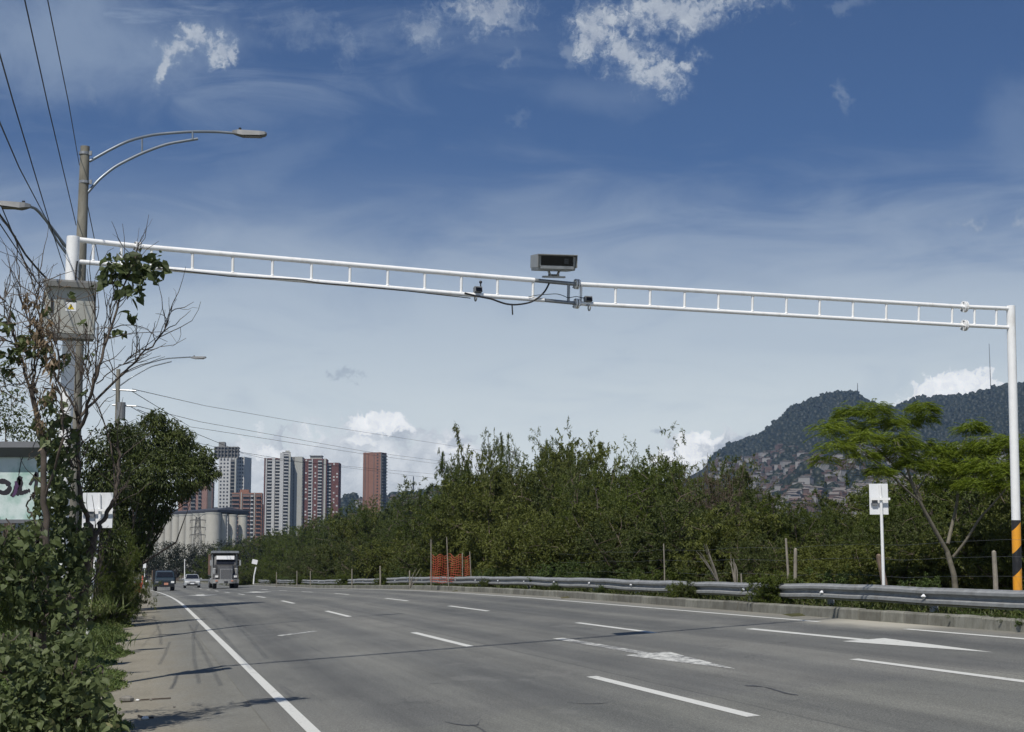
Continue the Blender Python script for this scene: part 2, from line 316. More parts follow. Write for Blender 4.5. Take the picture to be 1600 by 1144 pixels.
def asphalt():
    t = NT('asphalt'); uv = t.coord('UV')
    sp = t.n('ShaderNodeSeparateXYZ'); t.L.new(uv, sp.inputs[0]); vv = sp.outputs[0]
    fine = t.noise(uv, 60, 4, 0.7); grain = t.noise(uv, 14, 6, 0.7); mid = t.noise(uv, 1.1, 6, 0.6, (1, 0.35, 1)); big = t.noise(uv, 0.16, 4, 0.55, (1.6, 0.5, 1))
    streak = t.noise(uv, 1.8, 5, 0.6, (1.6, 0.03, 1))
    c = t.mix(t.mr(big, 0.35, 0.65), (0.145, 0.146, 0.138, 1), (0.194, 0.192, 0.178, 1))
    agg = t.noise(uv, 30, 4, 0.9); c = t.mul(0.9, c, t.mix(t.mr(agg, 0.35, 0.65), (0.66, 0.66, 0.66, 1), (1.34, 1.34, 1.32, 1)))
    # lane wheel tracks (darker, polished): two per lane
    tr = None
    for cc in (2.75, 4.55, 6.45, 8.15, 9.8, 11.3):
        d = t.mr(t.math('ABSOLUTE', t.math('SUBTRACT', vv, cc)), 0.75, 0.1, 0, 1, 'SMOOTHSTEP')
        tr = d if tr is None else t.math('MAXIMUM', tr, d)
    c = t.mul(t.math('MULTIPLY', tr, 0.85), c, (0.72, 0.73, 0.76, 1))
    c = t.mul(0.55, c, t.mix(t.mr(mid, 0.3, 0.7), (0.72, 0.72, 0.73, 1), (1.12, 1.12, 1.1, 1)))
    c = t.mul(0.6, c, t.mix(t.mr(streak, 0.3, 0.7), (0.68, 0.68, 0.69, 1), (1.2, 1.2, 1.19, 1)))
    c = t.mul(0.8, c, t.mix(t.mr(grain, 0.32, 0.68), (0.76, 0.76, 0.76, 1), (1.22, 1.22, 1.2, 1)))
    c = t.mul(0.8, c, t.mix(t.mr(fine, 0.3, 0.7), (0.50, 0.50, 0.50, 1), (1.48, 1.48, 1.46, 1)))
    edge_n = t.noise(uv, 0.35, 8, 0.75); pt = t.mr(t.math('ADD', t.math('MULTIPLY', edge_n, 6.0), sp.outputs[1]), 19.2, 19.6)
    c = t.mul(1.0, c, t.mix(pt, (1.10, 1.10, 1.07, 1), (1, 1, 1, 1)))
    fl = t.mr(t.noise(uv, 26, 3, 0.8), 0.70, 0.74); c = t.mix(t.math('MULTIPLY', fl, 0.5), c, (0.42, 0.41, 0.38, 1))
    for jv in (5.95, 9.35):
        jn = t.mr(t.math('ABSOLUTE', t.math('ADD', t.math('SUBTRACT', vv, jv), t.math('MULTIPLY', t.math('SUBTRACT', t.noise(uv, 0.5, 5, 0.7), 0.5), 0.12))), 0.0, 0.03, 0.55, 0)
        c = t.mix(jn, c, (0.06, 0.06, 0.06, 1))
    # fine cracks
    vo = t.n('ShaderNodeTexVoronoi', feature='DISTANCE_TO_EDGE'); 
    wob = t.n('ShaderNodeMix', data_type='VECTOR'); wob.inputs[0].default_value = 0.12
    nc = t.n('ShaderNodeTexNoise'); t.put(nc.inputs['Vector'], uv); nc.inputs['Scale'].default_value = 1.5; nc.inputs['Detail'].default_value = 5
    ad = t.n('ShaderNodeVectorMath', operation='MULTIPLY_ADD'); t.L.new(nc.outputs[1], ad.inputs[0]); ad.inputs[1].default_value = (1.6, 1.6, 0); t.put(ad.inputs[2], uv)
    t.L.new(ad.outputs[0], vo.inputs['Vector']); vo.inputs['Scale'].default_value = 0.22
    crack = t.math('MULTIPLY', t.mr(vo.outputs['Distance'], 0.0, 0.006, 1, 0), t.mr(t.noise(uv, 0.3, 3), 0.5, 0.62))
    c = t.mix(t.math('MULTIPLY', crack, 0.55), c, (0.05, 0.05, 0.05, 1))
    st1 = t.mr(t.noise(uv, 0.55, 7, 0.7, (1.2, 0.28, 1)), 0.56, 0.66); c = t.mul(t.math('MULTIPLY', st1, 0.5), c, (0.66, 0.66, 0.68, 1))
    st2 = t.mr(t.noise(uv, 0.30, 8, 0.75, (1.0, 0.5, 1)), 0.58, 0.64); c = t.mix(t.math('MULTIPLY', st2, 0.22), c, (0.26, 0.255, 0.235, 1))
    sk = t.mr(t.noise(uv, 3.0, 4, 0.6, (1.5, 0.05, 1)), 0.66, 0.72); c = t.mix(t.math('MULTIPLY', sk, 0.45), c, (0.065, 0.065, 0.07, 1))
    # dusty strip near the right kerb and left edge
    dust = t.mr(t.math('ADD', vv, t.math('MULTIPLY', t.math('SUBTRACT', mid, 0.5), 0.8)), 12.05, 12.6)
    c = t.mix(t.math('MULTIPLY', dust, 0.6), c, (0.24, 0.225, 0.185, 1))
    sy = sp.outputs[1]
    pd = t.math('MULTIPLY', t.mr(t.math('ABSOLUTE', t.math('SUBTRACT', sy, 26.0)), 2.8, 0.8, 0, 1, 'SMOOTHSTEP'), t.mr(t.math('ADD', vv, t.math('MULTIPLY', t.math('SUBTRACT', mid, 0.5), 0.9)), 11.7, 12.3))
    c = t.mix(t.math('MULTIPLY', pd, 0.8), c, (0.42, 0.395, 0.33, 1))
    ld = t.mr(t.math('ADD', vv, t.math('MULTIPLY', t.math('SUBTRACT', mid, 0.5), 1.2)), 1.9, 0.7)
    c = t.mix(t.math('MULTIPLY', ld, 0.40), c, (0.225, 0.215, 0.18, 1))
    t.col(c); t.rough(t.mr(grain, 0.3, 0.7, 0.72, 0.9)); t.spec(0.3); t.bump(fine, 0.5, 0.008)
asphalt()

def shoulder():
    t = NT('shoulder_dirt'); uv = t.coord('UV'); sp = t.n('ShaderNodeSeparateXYZ'); t.L.new(uv, sp.inputs[0]); vv = sp.outputs[0]
    fine = t.noise(uv, 50, 4, 0.75); mid = t.noise(uv, 1.6, 7, 0.65, (1, 0.4, 1)); peb = t.noise(uv, 18, 5, 0.7)
    c = t.mix(t.mr(t.math('ADD', vv, t.math('MULTIPLY', t.math('SUBTRACT', mid, 0.5), 1.0)), 0.15, 0.9), (0.255, 0.235, 0.190, 1), (0.190, 0.188, 0.170, 1))
    c = t.mul(0.7, c, t.mix(t.mr(mid, 0.3, 0.7), (0.75, 0.74, 0.72, 1), (1.1, 1.1, 1.1, 1)))
    c = t.mul(0.8, c, t.mix(t.mr(peb, 0.3, 0.7), (0.7, 0.7, 0.7, 1), (1.25, 1.25, 1.22, 1)))
    c = t.mul(0.8, c, t.mix(t.mr(fine, 0.3, 0.7), (0.65, 0.65, 0.65, 1), (1.3, 1.3, 1.3, 1)))
    t.col(c); t.rough(0.95); t.spec(0.2); t.bump(peb, 0.6, 0.02)
shoulder()

def paint(name, wear, lo=0.40):
    t = NT(name); uv = t.coord('UV'); a = t.noise(uv, 9, 8, 0.75); b = t.noise(uv, 1.3, 3); fine = t.noise(uv, 60, 3, 0.7)
    m = t.mr(t.math('ADD', t.math('MULTIPLY', a, 0.7), t.math('MULTIPLY', b, 0.3)), wear - 0.05, wear + 0.04)
    c = t.mix(m, (0.15, 0.15, 0.145, 1), (0.60, 0.60, 0.56, 1))
    t.col(t.mul(0.6, c, t.mix(t.mr(fine, 0.3, 0.7), (0.7, 0.7, 0.7, 1), (1.15, 1.15, 1.15, 1)))); t.rough(0.7)
paint('road_paint', 0.40); paint('road_paint_worn', 0.50)

def kerbmat():
    t = NT('kerb_concrete'); g = t.n('ShaderNodeNewGeometry'); v = t.noise(t.coord(), 2.5, 8, 0.7); w = t.noise(t.coord(), 9, 6, 0.7, (1, 1, 0.3))
    c = t.mix(g.outputs['Random Per Island'], (0.17, 0.165, 0.14, 1), (0.27, 0.265, 0.225, 1))
    c = t.mul(0.8, c, t.mix(t.mr(v, 0.35, 0.6), (0.55, 0.54, 0.5, 1), (1.05, 1.05, 1.05, 1)))
    t.col(t.mul(0.7, c, t.mix(t.mr(w, 0.35, 0.6), (0.7, 0.69, 0.66, 1), (1.05, 1.05, 1.05, 1)))); t.rough(0.9); t.bump(v, 0.4)
kerbmat()

def soil():
    t = NT('soil_ground'); co = t.coord(); a = t.noise(co, 0.25, 6); b = t.noise(co, 3, 7, 0.7)
    c = t.mix(t.mr(a, 0.4, 0.6), (0.075, 0.075, 0.035, 1), (0.13, 0.115, 0.07, 1))
    t.col(t.mul(0.8, c, t.mix(t.mr(b, 0.3, 0.7), (0.6, 0.6, 0.6, 1), (1.2, 1.2, 1.2, 1)))); t.rough(1.0); t.spec(0.1)
soil()
def hillm():
    t = NT('hill_ground'); co = t.coord(); a = t.noise(co, 0.004, 7, 0.6); b = t.noise(co, 0.03, 6, 0.7)
    c = t.mix(t.mr(a, 0.42, 0.6), (0.018, 0.022, 0.013, 1), (0.045, 0.045, 0.027, 1))
    t.col(t.mul(0.8, c, t.mix(t.mr(b, 0.35, 0.65), (0.55, 0.55, 0.5, 1), (1.25, 1.25, 1.2, 1)))); t.rough(1.0); t.spec(0.1)
hillm()

# ------------------------------------------------------------------ mesh builder
class MB:
    def __init__(s): s.V = []; s.F = []; s.nv = 0
    def add(s, V, Fc):
        V = np.asarray(V, float).reshape(-1, 3); s.V.append(V)
        if isinstance(Fc, np.ndarray): s.F.append(Fc + s.nv)
        else:
            by = {}
            for f in Fc: by.setdefault(len(f), []).append(f)
            for k, fs in by.items(): s.F.append(np.array(fs, int) + s.nv)
        s.nv += len(V); return s
    def box(s, c, d, rz=0.0, taper=(1, 1), ry=0.0, rx=0.0):
        x, y, z = d[0] / 2, d[1] / 2, d[2] / 2; tx, ty = taper
        V = np.array([(-x, -y, -z), (x, -y, -z), (x, y, -z), (-x, y, -z), (-x * tx, -y * ty, z), (x * tx, -y * ty, z), (x * tx, y * ty, z), (-x * tx, y * ty, z)])
        if rx: cs, sn = math.cos(rx), math.sin(rx); V = V @ np.array([[1, 0, 0], [0, cs, sn], [0, -sn, cs]])
        if ry: cs, sn = math.cos(ry), math.sin(ry); V = V @ np.array([[cs, 0, -sn], [0, 1, 0], [sn, 0, cs]])
        if rz: cs, sn = math.cos(rz), math.sin(rz); V = V @ np.array([[cs, sn, 0], [-sn, cs, 0], [0, 0, 1]])
        return s.add(V + np.array(c), [(0, 3, 2, 1), (4, 5, 6, 7), (0, 1, 5, 4), (1, 2, 6, 5), (2, 3, 7, 6), (3, 0, 4, 7)])
    def tube(s, P, r, n=8, cap=True):
        P = np.asarray(P, float); m = len(P); rr = np.full(m, r, float) if np.isscalar(r) else np.asarray(r, float)
        T = np.gradient(P, axis=0); T /= np.linalg.norm(T, axis=1)[:, None] + 1e-12
        up = np.array([0, 0, 1.0]) if abs(T[0][2]) < 0.9 else np.array([0, 1.0, 0])
        A = np.cross(T, up); A /= np.linalg.norm(A, axis=1)[:, None] + 1e-12; B = np.cross(T, A)
        a = np.arange(n) * 2 * math.pi / n
        V = (P[:, None] + rr[:, None, None] * (np.cos(a)[None, :, None] * A[:, None] + np.sin(a)[None, :, None] * B[:, None])).reshape(-1, 3)
        i = np.arange(m - 1)[:, None] * n; j = np.arange(n)[None]; k = (j + 1) % n
        Q = np.stack([i + j, i + k, i + n + k, i + n + j], -1).reshape(-1, 4)
        s.add(V, Q)
        if cap:
            s.add(V[:n][::-1], np.arange(n)[None]); s.add(V[-n:], np.arange(n)[None])
        return s
    def cyl(s, a, b, r, r2=None, n=12): return s.tube([a, b], [r, r2 if r2 is not None else r], n)
    def sphere(s, c, rad, n=10, m=7):
        rad = np.array(rad if hasattr(rad, '__len__') else (rad,) * 3)
        th = np.linspace(0, math.pi, m + 1); ph = np.arange(n) * 2 * math.pi / n
        V = np.stack([np.sin(th)[:, None] * np.cos(ph), np.sin(th)[:, None] * np.sin(ph), np.cos(th)[:, None] * np.ones(n)], -1).reshape(-1, 3) * rad + np.array(c)
        i = np.arange(m)[:, None] * n; j = np.arange(n)[None]; k = (j + 1) % n
        return s.add(V, np.stack([i + j, i + n + j, i + n + k, i + k], -1).reshape(-1, 4))
    def loft(s, secs, cap=True):
        secs = [np.asarray(q, float) for q in secs]; n = len(secs[0]); V = np.concatenate(secs)
        Fc = []
        for i in range(len(secs) - 1):
            for j in range(n):
                k = (j + 1) % n; Fc.append((i * n + j, i * n + k, (i + 1) * n + k, (i + 1) * n + j))
        s.add(V, Fc)
        if cap: s.F.append(np.array([[s.nv - len(V) + n - 1 - q for q in range(n)]])); s.F.append(np.array([[s.nv - n + q for q in range(n)]]))
        return s
    def leaves(s, P, D, Nn, L, Wd, bend=0.15):
        P = np.asarray(P, float); n = len(P); D = D / (np.linalg.norm(D, axis=1)[:, None] + 1e-9)
        S = np.cross(D, Nn); S /= np.linalg.norm(S, axis=1)[:, None] + 1e-9; U = np.cross(S, D)
        L = np.broadcast_to(L, n)[:, None]; Wd = np.broadcast_to(Wd, n)[:, None]
        V = np.stack([P, P + D * L * 0.45 + S * Wd / 2, P + D * L - U * L * bend, P + D * L * 0.45 - S * Wd / 2], 1).reshape(-1, 3)
        return s.add(V, np.arange(4 * n).reshape(-1, 4))
    def hearts(s, P, D, Nn, L, fold=0.12):
        P = np.asarray(P, float); n = len(P); D = D / (np.linalg.norm(D, axis=1)[:, None] + 1e-9)
        S = np.cross(D, Nn); S /= np.linalg.norm(S, axis=1)[:, None] + 1e-9; U = np.cross(S, D)
        L = np.broadcast_to(L, n)[:, None]
        def q(a, b, c): return P + D * L * a + S * L * b + U * L * c
        V = np.stack([q(0, 0, 0), q(-.14, .30, fold), q(.22, .47, fold), q(.62, .28, fold * .6), q(1.0, 0, -fold), q(.62, -.28, fold * .6), q(.22, -.47, fold), q(-.14, -.30, fold)], 1).reshape(-1, 3)
        b = (np.arange(n) * 8)[:, None]
        Q = np.concatenate([b + np.array([[0, 1, 2, 3]]), b + np.array([[0, 3, 4, 5]]), b + np.array([[0, 5, 6, 7]])])
        return s.add(V, Q)
    def build(s, name, mat, parent=None, origin=(0, 0, 0), smooth=False, uv=None, link=True):
        V = np.concatenate(s.V) - np.array(origin, float)
        me = bpy.data.meshes.new(name)
        me.vertices.add(len(V)); me.vertices.foreach_set('co', V.ravel())
        nl = sum(f.size for f in s.F); npol = sum(len(f) for f in s.F)
        me.loops.add(nl); me.polygons.add(npol)
        me.loops.foreach_set('vertex_index', np.concatenate([f.ravel() for f in s.F]).astype(np.int32))
        tot = np.concatenate([np.full(len(f), f.shape[1]) for f in s.F]); st = np.concatenate([[0], np.cumsum(tot)[:-1]])
        me.polygons.foreach_set('loop_start', st.astype(np.int32)); me.polygons.foreach_set('loop_total', tot.astype(np.int32))
        me.update(calc_edges=True)
        me.polygons.foreach_set('use_smooth', np.concatenate([np.full(len(f), bool(smooth) and not (len(f) == 1 and f.shape[1] >= 4)) for f in s.F]))
        me.update()
        if uv is not None:
            ul = me.uv_layers.new(name='UVMap'); idx = np.concatenate([f.ravel() for f in s.F])
            ul.data.foreach_set('uv', np.asarray(uv, float)[idx].ravel())
        me.materials.append(MATS[mat])
        if not link: return me
        o = bpy.data.objects.new(name, me); COL.objects.link(o)
        if parent is not None: o.parent = parent
        return o

def tag(o, label=None, cat=None, group=None, kind=None):
    if label: o['label'] = label
    if cat: o['category'] = cat
    if group: o['group'] = group
    if kind: o['kind'] = kind
    return o
def thing(name, label, cat, loc=(0, 0, 0), rz=0.0, group=None):
    o = bpy.data.objects.new(name, None); COL.objects.link(o); o.empty_display_size = 0.1
    o.location = tuple(float(q) for q in loc); o.rotation_euler = (0, 0, rz)
    return tag(o, label, cat, group)
def meshobj(name, me, parent=None):
    o = bpy.data.objects.new(name, me); COL.objects.link(o)
    if parent is not None: o.parent = parent
    return o
def dup(root, loc, rz=0.0, sc=(1, 1, 1), label=None, group=None):
    r = root.copy(); COL.objects.link(r); r.location = tuple(float(q) for q in loc); r.rotation_euler = (0, 0, rz); r.scale = sc
    if label: r['label'] = label
    if group: r['group'] = group
    for ch in list(root.children):
        c = ch.copy(); COL.objects.link(c); c.parent = r
        for g in list(ch.children):
            d = g.copy(); COL.objects.link(d); d.parent = c
    return r

# ------------------------------------------------------------------ road frame
TH = 0.2249; CT, ST = math.cos(TH), math.sin(TH)
VL, VD1, VD2, VR, VK = 1.684, 5.60, 9.00, 12.08, 12.74
U0, RC = 215.0, 190.0
def pos(u, v):
    u = np.asarray(u, float); v = np.asarray(v, float)
    w = np.maximum(u - U0, 0) / RC; uu = np.minimum(u, U0)
    cx = -ST * uu; cy = CT * uu
    # arc to the left
    fx = -ST; fy = CT
    cx = cx + RC * (np.sin(w) * fx - (1 - np.cos(w)) * CT); cy = cy + RC * (np.sin(w) * fy - (1 - np.cos(w)) * ST)
    a = TH + w
    return np.stack([cx + v * np.cos(a), cy + v * np.sin(a)], -1)
def bankf(u): return 0.0585 - 0.0235 * np.clip((u - 50) / 70.0, 0, 1)
def dip(u):
    d = np.where(u > 60, -0.0085 * (np.sqrt((u - 72) ** 2 + 100) + (u - 72)) / 2, 0.0)
    d0 = 0.0085 * (math.sqrt(12 ** 2 + 100) - 12) / 2
    d = np.where(u > 60, d + d0, 0.0)
    return np.maximum(d, -1.45)
def surf(u, v): u = np.asarray(u, float); v = np.asarray(v, float); return bankf(u) * (np.minimum(v, 14.0) - VL) + dip(u)
def P3(u, v, dz=0.0):
    p = pos(u, v); z = surf(u, v) + dz
    return np.concatenate([p, np.broadcast_to(z, p.shape[:-1])[..., None]], -1)
def uv_of(x, y): return -x * ST + y * CT, x * CT + y * ST
def ground_z(x, y):
    u, v = uv_of(x, y); u = np.minimum(np.maximum(u, -40), 400)
    z = bankf(u) * (np.clip(v, -3, 14.0) - VL) + dip(u) - 0.12
    z = z + np.where(v > 12.9, 0.24, 0.0) + 0.10 * np.clip((-v - 0.6), 0, 3) 
    return z
def hit(px, py):
    r = ray(px, py)
    lo, hi = 3.0, 600.0
    for k in range(4000):
        t = lo * (1 + k * 0.0015); 
        X = r * t / r[1]; u, v = uv_of(X[0], X[1])
        if X[2] + EYE < surf(u, v): return u, v
    return u, v
def uY(px, v):
    r = ray(px, 900.0); t = v / (r[0] * CT + r[1] * ST); return -r[0] * t * ST + r[1] * t * CT

# ------------------------------------------------------------------ setting
def grid(us, vs, dzf=None, name='road', mat='asphalt', kind='structure'):
    U, V = np.meshgrid(us, vs, indexing='ij'); P = P3(U, V, dzf if dzf is not None else 0.0).reshape(-1, 3)
    n, m = U.shape; i = np.arange(n - 1)[:, None] * m; j = np.arange(m - 1)[None]
    Q = np.stack([i + j, i + j + 1, i + m + j + 1, i + m + j], -1).reshape(-1, 4)
    b = MB(); b.add(P, Q); o = b.build(name, mat, uv=np.stack([V.ravel(), U.ravel()], -1)); o['kind'] = kind; return o
us = np.concatenate([np.arange(-30, 220, 2.0), np.arange(220, 420, 4.0)])
road = grid(us, np.array([-0.2 + 1.5, 3, 5, 7, 9, 11, VK + 0.02]), name='road', mat='asphalt')
sh = grid(us, np.array([-6.0, -4, -2, -1, 0, 0.7, 1.31]), dzf=-0.006, name='road_shoulder', mat='shoulder_dirt')

def ground():
    xs = np.concatenate([-np.geomspace(6000, 60, 18), np.arange(-58, 80, 2.0), np.geomspace(82, 6000, 18)])
    ys = np.concatenate([np.arange(-40, 260, 2.5), np.geomspace(262, 9000, 26)])
    X, Y = np.meshgrid(xs, ys, indexing='ij'); Z = ground_z(X, Y)
    u, v = uv_of(X, Y)
    far = (Y > 215) | (u > 214)
    Z = np.where(far, -1.9, Z)
    Z = Z + 0.05 * np.sin(X * 1.3) * np.cos(Y * 0.9) * ((v > 14.5) | (v < -2)) * (~far)
    Z = np.where((v > -6) & (v < 12.6) & (~far), Z - 0.25, Z)
    n, m = X.shape; i = np.arange(n - 1)[:, None] * m; j = np.arange(m - 1)[None]
    b = MB(); b.add(np.stack([X, Y, Z], -1).reshape(-1, 3), np.stack([i + j, i + m + j, i + m + j + 1, i + j + 1], -1).reshape(-1, 4))
    b.build('ground', 'soil_ground', smooth=True)['kind'] = 'structure'
ground()
vg = grid(np.concatenate([np.arange(-20, 215, 2.0), np.arange(215, 420, 4.0)]), np.array([VK + 0.17, 13.4, 14.0, 15.2]), dzf=0.135, name='verge_ground', mat='soil_ground')

def kerb():
    b = MB(); L = 0.88
    for u in np.concatenate([np.arange(8, 214, L), np.arange(214, 330, L * 2)]):
        l = (L if u < 214 else 2 * L) - 0.02
        dz = rng.normal(0, 0.006); dv = rng.normal(0, 0.006)
        pts = []
        for uu in (u, u + l):
            for vv, zz in ((VK + dv, -0.08), (VK + dv + 0.01, 0.165 + dz), (VK + dv + 0.03, 0.19 + dz), (VK + dv + 0.16, 0.19 + dz), (VK + dv + 0.16, -0.08)):
                pts.append(P3(uu, vv, zz))
        V = np.array(pts); Fc = [(4, 3, 2, 1, 0), (5, 6, 7, 8, 9)] + [(i, (i + 1) % 5, 5 + (i + 1) % 5, 5 + i) for i in range(5)]
        b.add(V, Fc)
    b.build('kerb', 'kerb_concrete')['kind'] = 'structure'
kerb()

MARK = 0.004
def strip(u0, u1, v, w, b, step=2.0, uvs=None, vend=None):
    n = max(2, int(abs(u1 - u0) / step) + 1); uu = np.linspace(u0, u1, n); vv = np.linspace(v, vend if vend is not None else v, n)
    A = P3(uu, vv - w / 2, MARK); B = P3(uu, vv + w / 2, MARK); V = np.stack([A, B], 1).reshape(-1, 3)
    i = np.arange(n - 1) * 2; b.add(V, np.stack([i, i + 1, i + 3, i + 2], -1)); uvs.append(np.stack([np.stack([vv - w / 2, uu], -1), np.stack([vv + w / 2, uu], -1)], 1).reshape(-1, 2))
def markings():
    b = MB(); uvs = []
    strip(4, 80, VL, 0.13, b, uvs=uvs); [strip(a, a + 6, VL - 1.0 * ((a - 80) / 90) ** 2, 0.13, b, uvs=uvs, vend=VL - 1.0 * ((a - 74) / 90) ** 2) for a in range(80, 170, 6)]
    strip(4, 24.2, VR, 0.11, b, uvs=uvs); strip(27.6, 214, VR, 0.11, b, uvs=uvs)
    d1 = [(14.35, 19.95), (27.75, 33.8), (44.6, 50.4), (61.4, 66.9), (76.2, 82), (92, 98), (108, 114), (124, 130), (140, 146), (160, 166), (180, 186)]
    for a, c in d1: strip(a, c, VD1, 0.14, b, uvs=uvs)
    d2 = [(13.0, 19.5), (27.8, 33.15), (42.2, 47.8), (55.6, 60.8), (72, 77.5), (88, 94), (104, 110), (120, 126)]
    for a, c in d2: strip(a, c, VD2, 0.13, b, uvs=uvs)
    b.build('road_lane_lines', 'road_paint', uv=np.concatenate(uvs))['kind'] = 'structure'
    def poly(pts, name, mat):
        c = MB(); V = np.array([P3(u, v, MARK) for u, v in pts]); c.add(V, [tuple(range(len(pts)))]); o = c.build(name, mat, uv=np.array([(v, u) for u, v in pts])); o['kind'] = 'structure'; return o
    def arrow(u1, v1, u2, v2, name, mat, hw=0.42, sw=0.10, hl=4.3):
        # tip at (u1, v1), tail at (u2, v2)
        f = hl / (u2 - u1); vb = v1 + (v2 - v1) * f; ub = u1 + hl
        poly([(u1, v1), (ub, vb - hw), (ub, vb - sw), (u2, v2 - sw), (u2, v2 + sw), (ub, vb + sw), (ub, vb + hw)], name, mat)
    arrow(18.9, 10.65, 27.1, 10.52, 'road_arrow', 'road_paint', 0.34, 0.08, 3.7)
    arrow(19.4, 7.34, 28.3, 7.32, 'road_arrow', 'road_paint_worn', 0.36, 0.10, 3.7)
    arrow(96, 3.5, 104, 3.5, 'road_arrow', 'road_paint', 1.0, 0.25, 4)
    arrow(100, 7.1, 108, 7.1, 'road_arrow', 'road_paint', 1.0, 0.25, 4)
    poly([(36.2, 3.02), (36.6, 2.96), (37.6, 3.9), (37.3, 3.95)], 'road_paint_patch', 'road_paint_worn')
    def tar(pts, w, name='tar_patch'):
        uv = [hit(*p) for p in pts]; c = MB(); A = []; 
        for k, (u, v) in enumerate(uv):
            ww = w * (0.35 if k in (0, len(uv) - 1) else 1.0)
            A += [P3(u - ww / 2, v, MARK), P3(u + ww / 2, v, MARK)]
        i = np.arange(len(uv) - 1) * 2
        c.add(np.array(A), np.stack([i, i + 2, i + 3, i + 1], -1)); c.build(name, 'tar')['kind'] = 'structure'
    tar([(1165, 1072), (1185, 1072.5), (1200, 1075), (1216, 1080), (1232, 1085), (1246, 1086)], 0.28)
    tar([(695, 1128), (712, 1132), (730, 1134), (748, 1133)], 0.12)
    tar([(735, 1133), (748, 1137), (757, 1143), (760, 1150)], 0.25)
    tar([(745, 1134), (749, 1128)], 0.07)
    tar([(672, 1043), (690, 1042)], 0.08); tar([(820, 1059), (836, 1058)], 0.06)
    tar([(884, 1098), (905, 1100), (935, 1100), (952, 1098)], 0.04)
markings()

